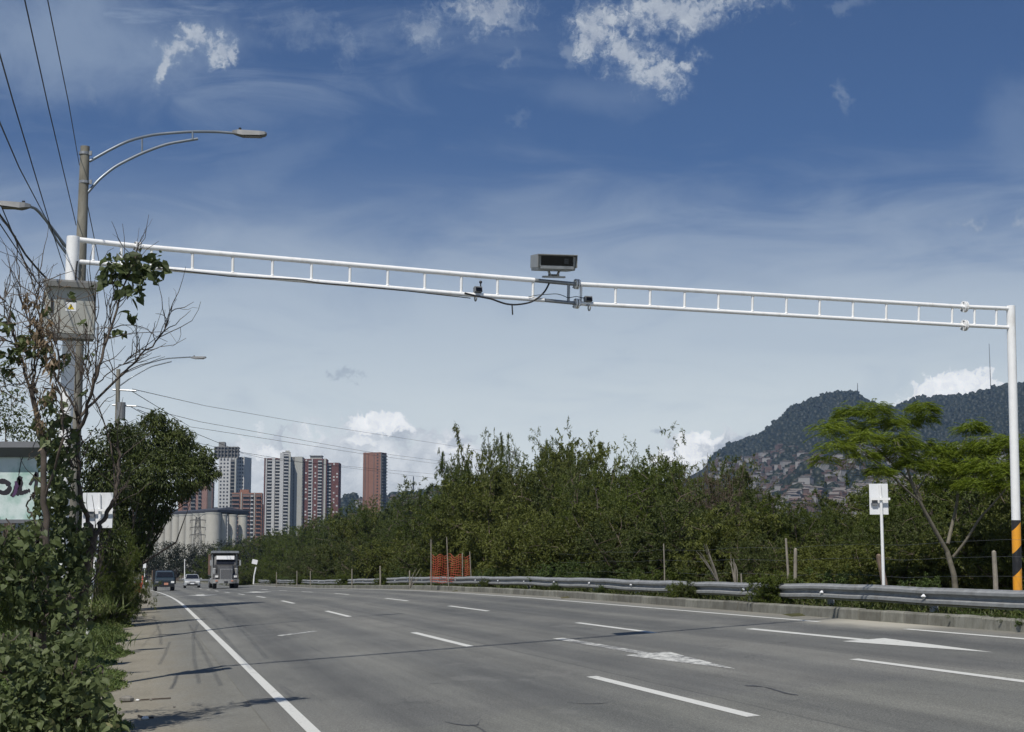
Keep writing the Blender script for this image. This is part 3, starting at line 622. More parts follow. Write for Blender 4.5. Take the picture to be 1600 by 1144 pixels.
# ------------------------------------------------------------------ gantry
GL = W(115, 600, 23.0); GR = W(1583, 600, 28.8)
GD = np.array([GR[0] - GL[0], GR[1] - GL[1]]); GLEN = np.hypot(*GD); GD /= GLEN
GA = math.atan2(GD[1], GD[0])
def onbeam(px, py, off=0.0):
    # point on the vertical plane of the gantry (off = metres towards the camera)
    nn = np.array([-GD[1], GD[0]]); p0 = GL[:2] - nn * off; r = ray(px, py)
    t = (nn @ p0) / (nn @ r[:2]); return np.array([r[0] * t, r[1] * t, EYE + r[2] * t])
def gantry():
    bz = float(surf(*uv_of(GL[0], GL[1]))) + 0.1; O = np.array([GL[0], GL[1], bz])
    g = thing('traffic_gantry', 'long white tubular ladder gantry spanning the whole carriageway', 'gantry', O)
    pl_top = onbeam(114.5, 371); pl_m = onbeam(102, 687); d = (pl_m - pl_top); pl_bot = pl_top + d * ((pl_top[2] - bz + 0.4) / (pl_top[2] - pl_m[2]))
    b = MB(); b.tube([pl_bot, pl_top], 0.094, 20); b.tube([pl_top, pl_top + (0, 0, 0.012)], 0.09, 20)
    b.build('pole', 'white_paint', g, O, smooth=True)
    pr_top = onbeam(1579.3, 479); pr_m = onbeam(1587.5, 813); e = pr_m - pr_top
    uR, vR = uv_of(pr_top[0], pr_top[1]); rz = float(surf(uR, min(vR, 14))) + 0.1
    pr_bot = pr_top + e * ((pr_top[2] - rz + 0.3) / (pr_top[2] - pr_m[2]))
    b = MB(); b.tube([pr_m + (0, 0, -0.02), pr_top], 0.079, 20); b.tube([pr_top, pr_top + (0, 0, 0.012)], 0.076, 20); b.build('pole', 'white_paint', g, O, smooth=True)
    Rr = np.array([pr_bot[0], pr_bot[1], pr_bot[2]])
    b = MB(); b.tube([pr_bot, pr_m], 0.081, 20); o = b.build('striped_base', 'stripe_paint', g, pr_m, smooth=True); o.location = tuple(pr_m - O)
    b = MB(); b.box((pr_bot[0], pr_bot[1], rz + 0.02), (0.4, 0.4, 0.03), GA); b.build('base_plate', 'white_paint', g, O)
    top = [(121, 374.5), (215, 385), (364, 398), (487, 408.5), (606, 418.5), (720, 428.5), (835, 438)]
    bot = [(121, 409), (240, 418.5), (364, 429), (487, 439.5), (606, 449.5), (720, 459.5), (850, 469)]
    T = lambda L: np.array([onbeam(*q) for q in L])
    b = MB(); b.tube(T(top), 0.040, 12); b.build('top_chord', 'white_paint', g, O, smooth=True)
    b = MB(); b.tube(T(bot), 0.036, 12); b.build('bottom_chord', 'white_paint', g, O, smooth=True)
    top2 = [(899, 444), (1016, 450), (1176, 459.5), (1333, 469), (1505, 479.5)]; bot2 = [(899, 474), (1016, 480), (1176, 489.5), (1333, 498.5), (1505, 508.5)]
    b = MB(); b.tube(T(top2), 0.038, 12); b.build('top_chord', 'white_paint', g, O, smooth=True)
    b = MB(); b.tube(T(bot2), 0.035, 12); b.build('bottom_chord', 'white_paint', g, O, smooth=True)
    top3 = [(1508, 479.5), (1579, 482.5)]; bot3 = [(1508, 508.5), (1579, 512)]
    b = MB(); b.tube(T(top3), 0.038, 12); b.build('top_chord', 'white_paint', g, O, smooth=True)
    b = MB(); b.tube(T(bot3), 0.035, 12); b.build('bottom_chord', 'white_paint', g, O, smooth=True)
    b = MB(); b.tube(T([(833, 438), (899, 444)]), 0.033, 12); b.tube(T([(848, 469), (899, 474)]), 0.030, 12); b.tube(T([(888.5, 443), (888, 472)]), 0.024, 8)
    b.build('unpainted_joint_sleeve', 'bare_steel', g, O, smooth=True)
    tt = top + top2 + top3; bb = bot + bot2 + bot3
    ty = lambda x: np.interp(x, [q[0] for q in tt], [q[1] for q in tt]); by = lambda x: np.interp(x, [q[0] for q in bb], [q[1] for q in bb])
    for x in [146, 190, 237, 301, 364, 426, 487, 547, 606, 664, 721, 777.5, 833, 908, 962, 1016, 1070, 1123, 1176, 1229, 1281, 1333, 1385, 1436, 1488, 1523, 1557]:
        b = MB(); a_, z_ = onbeam(x, ty(x)), onbeam(x - 0.5, by(x)); dd = (z_ - a_) / np.linalg.norm(z_ - a_); b.tube([a_, z_], 0.0215, 8); b.tube([a_ + dd * .036, a_ + dd * .050], [.031, .022], 8); b.tube([z_ - dd * .048, z_ - dd * .033], [.022, .030], 8); b.build('strut', 'white_paint', g, O, smooth=True)
    ax = np.array([GD[0], GD[1], -0.05]); ax /= np.linalg.norm(ax)
    for (x, y, r) in [(215, 385, .072), (901, 444, .085), (901, 474.5, .085), (1507, 479.5, .10), (1507, 508.5, .10)]:
        c = onbeam(x, y); b = MB()
        for s in (-1, 1): b.tube([c + ax * (s * 0.022 - 0.010), c + ax * (s * 0.022 + 0.010)], r, 16)
        f = b.build('flange', 'white_paint', g, O)
        for k in range(4):
            a = k * math.pi / 2 + 0.5; u3 = np.array([-GD[1], GD[0], 0.0]); w3 = np.cross(ax, u3)
            p = c + (u3 * math.cos(a) + w3 * math.sin(a)) * r * 0.72
            b = MB(); b.tube([p - ax * 0.055, p + ax * 0.055], 0.013, 6); b.build('bolt', 'bare_steel', f, O)
    # cabinet
    c0 = onbeam(109, 484, 0.33); s = 1 / 99.0
    cb = thing('control_cabinet', 'grey metal control cabinet with a sloping roof strapped high on the white gantry pole', 'cabinet', (c0[0], c0[1], c0[2] - 0.41), GA)
    b = MB(); b.box((0, 0, 0.39), (0.70, 0.26, 0.76)); b.build('box', 'cabinet_grey', cb)
    b = MB(); b.box((0.0, -0.142, 0.40), (0.66, 0.022, 0.70)); b.build('door', 'cabinet_grey', cb)
    b = MB(); b.loft([[(x, -0.24, 0.70), (x, -0.235, 0.775), (x, 0.16, 0.87), (x, 0.16, 0.82), (x, -0.225, 0.715)] for x in (-0.385, 0.385)]); b.build('roof', 'cabinet_roof', cb)
    b = MB(); b.box((0.02, -0.05, 0.00), (0.64, 0.30, 0.05)); b.build('plinth', 'cabinet_roof', cb)
    b = MB(); b.box((-0.262, -0.163, 0.43), (0.032, 0.022, 0.20)); b.build('handle', 'black_metal', cb)
    b = MB(); b.box((-0.0, -0.1545, 0.43), (0.145, 0.004, 0.125)); st = b.build('warning_label', 'visor_white', cb)
    b = MB(); b.box((0, -0.1575, 0.512), (0.15, 0.006, 0.018)); b.build('label_edge', 'black_metal', st)
    b = MB(); b.add([(-0.048, -0.158, 0.392), (0.048, -0.158, 0.392), (0, -0.158, 0.475)], [(0, 1, 2)]); b.build('warning_triangle', 'yellow_sticker', st)
    b = MB(); b.add([(-0.003, -0.1595, 0.465), (0.008, -0.1595, 0.465), (-0.002, -0.1595, 0.435), (0.012, -0.1595, 0.435), (-0.006, -0.1595, 0.400), (-0.014, -0.1595, 0.430)], [(0, 1, 3, 4, 5, 2)][0:1]); b.build('lightning_mark', 'black_metal', st)
    b = MB(); b.tube([(0.05 + 0.13 * math.cos(a), 0.30 + 0.13 * math.sin(a), 0.62) for a in np.linspace(0, 2 * math.pi, 17)], 0.012, 6); b.build('strap', 'bare_steel', cb)
    # speed camera
    c1 = onbeam(865, 437); cw = 0.615
    k = thing('speed_camera', 'bulky grey speed camera with dark front window standing on the gantry beam', 'camera', c1, R(9)); k.rotation_euler = (R(9), 0, R(9))
    hz = 0.20
    def bx(c, d, n, m, par=k, **q): b = MB(); b.box(c, d, **q); return b.build(n, m, par)
    bx((0, 0, 0.043), (0.36, 0.16, 0.03), 'mounting_plate', 'bare_steel')
    b = MB(); 
    for sx in (-1, 1): b.loft([[(sx * 0.05 - .012, y0, 0.055), (sx * 0.05 + .012, y0, 0.055), (sx * 0.085 + .012, y0, 0.19), (sx * 0.085 - .012, y0, 0.19)] for y0 in (-0.05, 0.05)])
    b.cyl((-0.09, 0, 0.10), (0.09, 0, 0.10), 0.022); b.build('yoke', 'bare_steel', k)
    b = MB(); b.loft([[(-cw / 2 + .01, y0, 0.215), (cw / 2 - .01, y0, 0.215), (cw / 2, y0, 0.26), (cw / 2, y0, 0.455), (-cw / 2, y0, 0.455), (-cw / 2, y0, 0.26)] for y0 in (-0.26, 0.42)]); hs = b.build('housing', 'camera_body', k)
    b = MB(); 
    b.box((0, 0.02, 0.463), (cw + 0.03, 0.74, 0.012)); b.box((-cw / 2 - 0.012, 0.03, 0.36), (0.012, 0.70, 0.20)); b.box((cw / 2 + 0.012, 0.03, 0.36), (0.012, 0.70, 0.20)); b.build('sun_hood', 'camera_body', k)
    bx((0, -0.267, 0.365), (cw - 0.10, 0.012, 0.155), 'window', 'camera_glass')
    bx((0, -0.272, 0.262), (cw - 0.07, 0.022, 0.05), 'front_lip', 'bare_steel')
    for sx in (-1, 1): bx((sx * (cw / 2 - 0.025), -0.27, 0.365), (0.035, 0.02, 0.165), 'window_frame', 'camera_body')
    bx((0, -0.27, 0.4485), (cw - 0.01, 0.02, 0.010), 'window_frame', 'camera_body')
    b = MB()
    for q in range(4): b.box((0.125 + q * 0.018, -0.2745, 0.365), (0.004, 0.002, 0.075))
    for q in range(3): b.box((0.152, -0.2755, 0.335 + q * 0.03), (0.062, 0.002, 0.004))
    b.build('lens_grid', 'lamp_grey', k)
    for ch in k.children:
        if ch.name.split('.')[0] not in ('mounting_plate', 'yoke'): ch.location.z -= 0.07
        elif ch.name.startswith('yoke'): ch.scale.z = 0.72
    # two detectors on the bottom chord
    for (x, y, sg) in ((746, 455, -1), (918, 470, 1)):
        p = onbeam(x, y); 
        q = thing('detector_unit', 'small dark detector box on the gantry beam left of the speed camera' if sg < 0 else 'small dark detector box on the gantry beam right of the speed camera', 'detector', p, GA)
        b = MB(); b.box((0, -0.02, 0.02), (0.125, 0.09, 0.085), rx=R(-10)); bo = b.build('housing', 'lamp_grey', q)
        b = MB(); b.box((0, -0.070, 0.02), (0.10, 0.008, 0.060), rx=R(-10)); b.build('front_window', 'camera_glass', q)
        b = MB(); b.cyl((0, 0, -0.02), (0, 0, -0.075), 0.013); b.box((0, 0, -0.075), (0.07, 0.08, 0.02)); b.build('bracket', 'bare_steel', q)
        b = MB(); b.tube([(0.03 * sg, math.cos(a) * 0.045, -0.115 + math.sin(a) * 0.045) for a in np.linspace(0, 2 * math.pi, 15)], 0.012, 6); b.build('clamp', 'galvanised', q)
    q = onbeam(751, 442, 0.03); b = MB(); b.cyl(q - (0, 0, 0.07), q + (0, 0, .0), 0.010); b.sphere(q + (0, 0, .01), 0.026); o = b.build('antenna_knob', 'black_metal', origin=q); o.location = tuple(q); tag(o, 'tiny black knob-ended antenna beside the left detector box on the beam', 'antenna')
    # cables along the beam
    def cab(pts, r, lab, off=0.045):
        P = np.array([onbeam(a, c, off) for a, c in pts]); t = np.linspace(0, 1, len(P)); tt = np.linspace(0, 1, len(P) * 4)
        P2 = np.stack([np.interp(tt, t, P[:, i]) for i in range(3)], 1)
        for _ in range(2): P2[1:-1] = (P2[:-2] + 2 * P2[1:-1] + P2[2:]) / 4
        b = MB(); b.tube(P2, r, 6); o = b.build('cable', 'cable_black', origin=P[0], smooth=True); o.location = tuple(P[0]); tag(o, lab, 'cable')
    cab([(246, 419), (310, 426), (364, 433), (426, 435), (470, 437), (500, 443), (560, 447), (610, 452), (700, 462), (735, 466)], 0.008, 'thin black cable sagging along the left half of the lower beam tube')
    cab([(726, 458), (745, 463), (768, 467), (778, 471), (790, 475), (803, 476.5), (818, 475), (831, 472), (843, 464), (852, 455), (858, 443)], 0.015, 'thick black cable looping under the beam up to the speed camera')
    cab([(800, 476), (800.5, 483), (801, 492)], 0.011, 'short black cable end hanging below the looped cable')
    cab([(826, 464), (840, 461), (856, 460), (870, 459), (880, 462), (888, 466), (900, 463), (912, 466)], 0.006, 'thin black wire arching between the speed camera and the right detector')
    cab([(121, 408), (119, 420), (118, 445)], 0.012, 'black cable running down the white pole into the cabinet', 0.10)
gantry()

# ------------------------------------------------------------------ lamp posts and wires
def lamp_head(par, p, d, L, wid=0.30, tilt=0.0):
    d = np.array([d[0], d[1], 0]) / np.hypot(d[0], d[1]); sdir = np.array([-d[1], d[0], 0]); up = np.array([0, 0, 1.0])
    secs = []
    for f, w_, z0, z1 in ((0, .25, -.02, .05), (.15, .8, -.05, .06), (.3, 1, -.08, .05), (.8, 1, -.075, .035), (.95, .85, -.05, .025), (1, .5, -.02, .015)):
        c = p + d * L * f + up * tilt * L * f; w2 = wid / 2 * w_
        secs.append([c - sdir * w2 + up * z0, c + sdir * w2 + up * z0, c + sdir * w2 * .8 + up * z1, c - sdir * w2 * .8 + up * z1])
    O = np.array(par.location)
    b = MB(); b.loft(secs); h = b.build('lamp_head', 'lamp_grey', par, O)
    b = MB(); c = p + d * L * 0.6 + up * (tilt * L * .6 - .088); b.box(c, (L * .5, wid * .7, .012), math.atan2(d[1], d[0])); b.build('lens', 'lamp_lens', h, O)
    b = MB(); c = p + d * L * .22 + up * .055; b.cyl(c, c + up * .07, .035); b.build('photocell', 'black_metal', h, O)
def arcpts(a, b_, c, n=16):
    t = np.linspace(0, 1, n)[:, None]; return (1 - t) ** 2 * a + 2 * t * (1 - t) * b_ + t ** 2 * c
def lamps():
    Y = 36.0; X0 = W(117, 660, Y); gz = float(ground_z(X0[0], Y)); O = np.array([X0[0], Y, gz])
    t = thing('street_lamp', 'tall weathered concrete lamp post behind the gantry pole with a double curved arm', 'street lamp', O)
    tp = W(133, 229, Y); 
    bot = X0 + (X0 - tp) * ((X0[2] - gz + 0.3) / (tp[2] - X0[2]))
    b = MB(); b.tube([bot, tp], [0.185, 0.105], 16); b.build('pole', 'concrete_pole', t, O, smooth=True)
    for y in (240, 285): 
        p = W(132, y, Y); b = MB(); b.cyl(p - (0, 0, .03), p + (0, 0, .03), 0.125, None, 14); b.box(p + (0.15, -.03, 0), (0.06, 0.05, 0.10)); b.build('collar', 'bare_steel', t, O)
    hd = W(363, 207.5, Y + 1.5)
    A = np.array([W(*q) for q in [(140, 252, Y), (170, 235, Y + .2), (200, 220, Y + .4), (240, 210, Y + .8), (300, 205.5, Y + 1.1), (340, 206, Y + 1.4), (364, 208, Y + 1.5)]])
    B = np.array([W(*q) for q in [(137, 301, Y), (155, 280, Y + .1), (180, 260, Y + .3), (220, 240, Y + .6), (260, 225, Y + .9), (309, 217, Y + 1.15)]])
    def sm(P): 
        tt = np.linspace(0, 1, 30); t0 = np.linspace(0, 1, len(P)); Q = np.stack([np.interp(tt, t0, P[:, i]) for i in range(3)], 1)
        for _ in range(3): Q[1:-1] = (Q[:-2] + 2 * Q[1:-1] + Q[2:]) / 4
        return Q
    for P in (A, B): b = MB(); b.tube(sm(P), 0.034, 8); b.build('arm', 'arm_steel', t, O, smooth=True)
    for (x, y0, y1) in ((222, 213, 240), (301, 205, 218)): b = MB(); b.tube([W(x, y0, Y + .9), W(x, y1, Y + .9)], 0.022, 6); b.build('arm_brace', 'arm_steel', t, O)
    lamp_head(t, hd, (1, .1), 0.82, tilt=0.0)
    # lower lamp reaching left from the same post
    t2 = thing('street_lamp', 'second lamp arm reaching left from the concrete post behind the gantry', 'street lamp', W(120, 400, Y - 1))
    O2 = np.array(t2.location)
    A = np.array([W(*q) for q in [(122, 404, Y - .2), (104, 387, Y - .5), (78, 352, Y - 1), (62, 332, Y - 1.2), (54, 325, Y - 1.4), (46, 323, Y - 1.6)]])
    b = MB(); b.tube(sm(A), 0.034, 8); b.build('arm', 'arm_steel', t2, O2, smooth=True)
    A2 = np.array([W(*q) for q in [(122, 414, Y - .2), (106, 400, Y - .5), (90, 378, Y - .8), (76, 352, Y - 1)]])
    b = MB(); b.tube(sm(A2), 0.026, 8); b.build('arm', 'arm_steel', t2, O2, smooth=True)
    lamp_head(t2, W(48, 323, Y - 1.6), (-1, -.1), 0.72, tilt=0.10)
    # far lamp post
    Y = 86.0; X0 = W(184, 700, Y); gz = float(ground_z(X0[0], Y)); O = np.array([X0[0], Y, gz])
    t = thing('street_lamp', 'distant concrete lamp post with crossarms rising above the dark tree', 'street lamp', O)
    tp = W(185, 577, Y); b = MB(); b.tube([(X0[0], Y, gz - .2), tp], [0.2, 0.11], 12); b.build('pole', 'concrete_pole', t, O, smooth=True)
    for i, P in enumerate(([(186, 585, Y), (200, 581, Y), (230, 568, Y + .5), (260, 560, Y + 1), (298, 558, Y + 1.5)], [(187, 603, Y), (205, 590, Y), (235, 573, Y + .5), (268, 565, Y + 1)])):
        b = MB(); b.tube(sm(np.array([W(*q) for q in P])), 0.038, 6); b.build('arm', 'arm_steel', t, O, smooth=True)
    lamp_head(t, W(298, 559, Y + 1.5), (1, .1), 0.85, tilt=0.05)
    for y in (610, 634):
        b = MB(); b.tube([W(176, y - 1, Y), W(213, y + 1, Y)], 0.05, 6); b.build('crossarm', 'bare_steel', t, O)
    b = MB(); p = W(189, 642, Y - .2); b.cyl(p - (0, 0, .45), p + (0, 0, .45), .24); b.build('transformer', 'lamp_grey', t, O)
lamps()

def wire(P, r, lab, sag=0.0, n=24, group=None):
    P = [np.array(p, float) for p in P]; out = []
    for a, b_ in zip(P[:-1], P[1:]):
        tt = np.linspace(0, 1, n); Q = a + (b_ - a) * tt[:, None]; Q[:, 2] -= sag * 4 * tt * (1 - tt); out.append(Q if b_ is P[-1] else Q[:-1])
    Q = np.concatenate(out); b = MB(); b.tube(Q, r, 5); o = b.build('overhead_wire', 'cable_black', origin=P[0]); o.location = tuple(P[0]); tag(o, lab, 'wire', group); return o
def wires():
    Y = 39.0
    wire([W(36, -12, 20), W(75, 165, 27), W(119, 352, 38.8)], 0.010, 'overhead wire from the upper left down to the concrete post below its top')
    wire([W(72, -12, 22), W(107, 160, 30), W(124, 258, 39.2)], 0.009, 'faint overhead wire reaching the top of the concrete post')
    wire([W(137, 322, 40), W(158, 425, 52), W(178, 560, 70), W(183, 640, 85)], 0.012, 'thin wire running from behind the concrete post to the distant lamp post')
    wire([W(-6, 65, 18), W(21, 160, 22), W(78, 350, 32), W(106, 437, 40)], 0.010, 'overhead wire entering at the left edge above the left lamp arm')
    wire([W(-6, 178, 19), W(30, 262, 24), W(70, 338, 33), W(108, 400, 40)], 0.010, 'overhead wire entering at the left edge just above the left lamp head')
    wire([W(2, 322, 30), W(36, 403, 34), W(66, 480, 38), W(100, 580, 50)], 0.012, 'thin wire dropping from below the left lamp head behind the cabinet')
    wire([W(-8, 325, 19), W(12, 352, 20), W(40, 398, 22), W(60, 422, 22.5), W(82, 445, 22.9)], 0.015, 'thick sagging black cable running down onto the cabinet roof', 0.0, 8)
    wire([W(-8, 338, 24), W(28, 392, 27), W(68, 456, 32)], 0.010, 'thin wire just below the thick sagging cable at the left edge')
    wire([W(-8, 390, 30), W(26, 403, 36), W(62, 432, 44)], 0.006, 'faint wire left of the cabinet sloping gently down')
    hv = [((207, 608), (320, 634), (470, 660), (760, 705)), ((207, 612), (297, 667), (565, 709), (700, 727)), ((212, 634), (312, 659), (568, 705), (700, 722)),
          ((215, 640), (378, 707), (470, 722), (690, 749)), ((205, 636), (300, 690), (420, 718), (680, 741))]
    for P in hv:
        Ys = (86, 150, 230, 330)
        wire([W(a, c, y) for (a, c), y in zip(P, Ys)], 0.020, 'thin power line crossing the sky above the apartment towers', 0.0, 10, 'power lines above the towers')
wires()

# ------------------------------------------------------------------ guardrail
def guardrail():
    us = np.concatenate([np.arange(9, 214, 1.0), np.arange(214, 318, 2.5)]); v = 13.4
    O = P3(27.0, v, 0.0); g = thing('guardrail', 'long galvanised steel guardrail along the far kerb of the road', 'guardrail', O)
    prof = [(-.035, .57), (-.045, .545), (-.115, .52), (-.115, .475), (-.045, .44), (-.03, .415), (-.045, .39), (-.115, .355), (-.115, .305), (-.045, .275), (-.035, .255)]
    wob = 0.012 * np.sin(us * 0.7) + 0.010 * np.sin(us * 0.23 + 1) + 0.006 * np.sin(us * 2.1); wob -= 0.03 * np.exp(-((us - 38) / 1.3) ** 2)
    wl = 0.02 * np.sin(us * 0.31) + 0.012 * np.sin(us * 1.7)
    n = len(prof); V = []
    for k, u in enumerate(us):
        for dv, z in prof: V.append(P3(u, v + dv + wl[k], z + wob[k]))
    m = len(us); i = np.arange(m - 1)[:, None] * n; j = np.arange(n - 1)[None]
    b = MB(); b.add(np.array(V), np.stack([i + j, i + n + j, i + n + j + 1, i + j + 1], -1).reshape(-1, 4))
    V2 = []
    for k, u in enumerate(us):
        for dv, z in prof: V2.append(P3(u, v + dv + wl[k] + .006, z + wob[k]))
    b.add(np.array(V2), np.stack([i + j, i + j + 1, i + n + j + 1, i + n + j], -1).reshape(-1, 4))
    b.build('rail_beam', 'galvanised', g, O)
    for u in np.concatenate([np.arange(12.9, 180, 4.33), np.arange(182, 300, 8.6)]):
        p = P3(u, v + 0.08, 0.22); b = MB(); b.box(p + (0, 0, 0.0), (0.10, 0.12, 0.68), TH); po = b.build('rail_post', 'galvanised', g, O)
        if u < 130:
            q = P3(u, v - 0.085, 0.415); d = np.array([-ST, CT, 0]); r = np.array([CT, ST, 0])
            b = MB(); b.add([q - d * .09 - r * .03, q + d * .06 - r * .05, q + d * .06 + (0, 0, .055) + r * .01, q + d * .06 - (0, 0, .055) + r * .01, q - d * .09 + r * .01], [(0, 1, 2), (0, 3, 1), (1, 3, 2), (0, 2, 3)])
            b.build('reflector', 'visor_white', po, O)
guardrail()

# ------------------------------------------------------------------ signs, posts, fence
def sign_back(px, y0, y1, x0, x1, Y, pbase, lab, cat='road sign', yaw=None):
    a = W(x0, y0, Y); c = W(x1, y1, Y); O = W(pbase[0], pbase[1], Y)
    w_ = c[0] - a[0]; h_ = a[2] - c[2]; mid = (a + c) / 2
    t = thing('road_sign', lab, cat, O)
    b = MB(); b.box(mid, (w_, 0.012, h_), R(-6)); b.build('panel', 'sign_back', t, O)
    b = MB(); b.tube([O - (0, 0, .2), np.array([mid[0] + w_ * .1, Y - .045, mid[2] - h_ * .2]), np.array([mid[0] + w_ * .06, Y - .045, a[2] - .02])], [0.032, 0.03, 0.028], 8); b.build('post', 'white_paint', t, O, smooth=True)
    b = MB(); b.box((mid[0] + .01, Y - .085, mid[2] - 0.0), (w_ * 1.06, 0.03, 0.045), R(-6)); b.build('bracket', 'white_paint', t, O)
    b = MB(); b.box((mid[0] - w_ * .24, Y - .03, mid[2] - h_ * .11), (w_ * .30, 0.04, 0.10), R(-6)); b.build('dark_plate', 'lamp_grey', t, O)
    return t
def street_things():
    uS = uY(1373, 13.9); 
    sign_back(0, 756, 804, 1358, 1388, 31.0, (1381, 922), 'white back of a road sign on a slim white post beside the brown timber post')
    sign_back(0, 770, 825, 129, 176, 32.0, (137, 975), 'white back of a road sign half hidden behind the forked bare tree')
    # bent far sign
    Y = 150.0; O = W(396, 913, Y); t = thing('road_sign', 'small white sign on a crooked white post beyond the dump truck', 'road sign', O)
    b = MB(); b.tube([O, W(397, 900, Y), W(400, 886, Y)], 0.07, 6); b.build('post', 'white_paint', t, O)
    b = MB(); b.box(W(398, 878, Y - .1), (0.5, .03, 0.42), R(10), ry=R(12)); b.build('panel', 'visor_white', t, O)
    # small far sign left & pole
    Y = 215.0; O = W(226, 903, Y); t = thing('road_sign', 'small pale square sign far away above the motorcyclist', 'road sign', O)
    b = MB(); b.tube([O, W(226, 886, Y)], 0.05, 6); b.build('post', 'white_paint', t, O)
    b = MB(); b.box(W(226, 884, Y - .08), (0.40, .03, 0.60)); b.build('panel', 'sign_back', t, O)
    Y = 240.0; O = W(288.5, 905, Y); b = MB(); b.tube([O, W(288.5, 875, Y)], [0.09, .05], 6); b.sphere(W(288.5, 875, Y), .09, 6, 4); o = b.build('marker_pole', 'white_paint', origin=O); o.location = tuple(O); tag(o, 'slim pale pole standing behind the silver car', 'pole')
    # crossing round signs
    Y = 95.0; O = W(190, 900, Y); t = thing('road_sign', 'pair of small white round signs on thin posts in front of the dark tree', 'road sign', O)
    for (x, y, r_) in ((192, 853, .30), (184, 861, .12)):
        b = MB(); b.tube([W(x, 905, Y), W(x, y, Y)], 0.03, 6); b.build('post', 'white_paint', t, O)
        b = MB(); p = W(x, y, Y - .06); b.tube([p, p + (0, .02, 0)], r_, 14); pn = b.build('panel', 'visor_white', t, O)
        b = MB(); b.box(p + (0, -.012, -.02), (r_ * 1.3, .008, r_ * .35)); b.build('dark_band', 'lamp_grey', pn, O)
    # orange netting by left
    Y = 118.0; O = W(191, 912, Y); t = thing('safety_net', 'narrow orange safety net rolled round posts beside the red barriers', 'safety net', O)
    b = MB()
    for k in range(7): b.box(W(191 - 3 + k, 893, Y + .1 * (k % 3)), (.09, .02, 1.35 + .2 * (k % 2)), ry=R(-6 + 3 * k % 5))
    for k in range(9): b.box(W(191, 880 + k * 3.2, Y), (.52, .03, .05))
    b.build('net', 'orange_net', t, O)
    for x in (186, 196): b = MB(); b.tube([W(x, 915, Y), W(x, 873, Y)], .03, 6); b.build('post', 'wood_grey', t, O)
    # red barriers
    Y = 138.0
    for i, x in enumerate((206.5, 216.5)):
        p = W(x, 914, Y); uu, vv = uv_of(p[0], Y); p[2] = float(surf(uu, vv)) 
        t = thing('plastic_barrier', ('left' if i == 0 else 'right') + ' one of two red water-filled plastic barriers on the shoulder', 'barrier', p, R(-4 + 8 * i))
        b = MB(); b.box((0, 0, .28), (.60, .42, .56), taper=(.95, .5)); b.box((0, 0, .68), (.57, .20, .26)); b.build('body', 'red_plastic', t)
        b = MB(); b.box((-.1 + .2 * i, -.24, .45), (.07, .02, .34), ry=R(24)); b.box((.12, -.24, .4), (.06, .02, .25), ry=R(-20)); b.build('reflective_mark', 'visor_white', t)
    b = MB(); p = W(222.5, 913, Y); b.box(p + (0, 0, .35), (.10, .1, .75)); o = b.build('warning_post', 'red_white_tape', origin=p); o.location = tuple(p); tag(o, 'short red and white striped post right of the red barriers', 'post')
    # orange mesh on right
    Y = 71.0; O = W(704, 915, Y); t = thing('safety_net', 'orange mesh safety net strung on wooden stakes behind the guardrail', 'safety net', O)
    b = MB(); xs = np.linspace(673, 734, 40)
    zt = lambda x: 868 + 2.5 * math.sin(x * .4) + (1.5 if x > 715 else 0); zb = lambda x: 910
    for k in range(12):
        f = k / 11; P = [W(x, zt(x) * (1 - f) + zb(x) * f + 1.2 * math.sin(x * .25 + f * 5), Y + .1 * math.sin(x * .2)) for x in xs]; b.tube(P, 0.012, 4, False)
    for x in np.linspace(673, 734, 18): b.tube([W(x + math.sin(f * 6) * .8, zt(x) * (1 - f) + zb(x) * f, Y + .1 * math.sin(x * .2)) for f in np.linspace(0, 1, 9)], 0.008, 4, False)
    b.build('net', 'orange_net', t, O)
    for x, y, dx in ((673.5, 843, 0), (698, 839, 3), (722.5, 864, .5), (734, 862, 3)):
        b = MB(); b.tube([W(x + dx, 918, Y - .1), W(x, y, Y - .1)], .022, 6); b.build('stake', 'wood_grey', t, O)
    # fence posts and wire
    posts = [(1373, 868, 1388, 33, .13, 'wood_post', 'broad brown timber fence post beside the white sign post'), (1553, 862, 1556, 32, .10, 'wood_grey', 'grey timber fence post left of the striped pole base'),
             (1228, 842, 1233, 36, .055, 'wood_grey', 'tall thin pale stake leaning behind the guardrail'), (1243, 858, 1241, 37, .085, 'wood_grey', 'weathered grey post right beside the tall thin stake'),
             (1037, 850, 1038.5, 45, .035, 'wood_grey', 'thin pale stake standing alone in the thicket middle'), (1158, 897, 1159, 40, .04, 'wood_grey', 'short pale stake peeping over the guardrail'),
             (594, 885, 594, 90, .09, 'wood_grey', 'distant grey fence post behind the guardrail at the thicket')]
    for (x, y, xb, Y, r_, m, lab) in posts:
        p = W(xb, 935, Y); u, v = uv_of(p[0], Y); p[2] = float(surf(u, 14)) + .05; top = W(x, y, Y)
        b = MB(); b.tube([p - (0, 0, .2), (p + top) / 2 + (.01, 0, 0), top], [r_ * .55, r_ * .5, r_ * .45], 8); b.tube([top, top + (0, 0, r_ * .25)], [r_ * .45, r_ * .12], 8)
        o = b.build('fence_post', m, origin=p); o.location = tuple(p); tag(o, lab, 'fence post')
    for x, y, Y in ((432, 895, 130), (464, 893, 125), (550, 890, 100), (640, 893, 80), (485, 893, 120)):
        p = W(x, 912, Y); top = W(x, y, Y); b = MB(); b.tube([p - (0, 0, .3), top], .032, 6); b.tube([top, top + (0, 0, .05)], [.032, .015], 6); o = b.build('fence_post', 'wood_grey', origin=p); o.location = tuple(p); tag(o, 'short pale fence post far along behind the guardrail', 'fence post', 'far fence posts')
    b = MB()
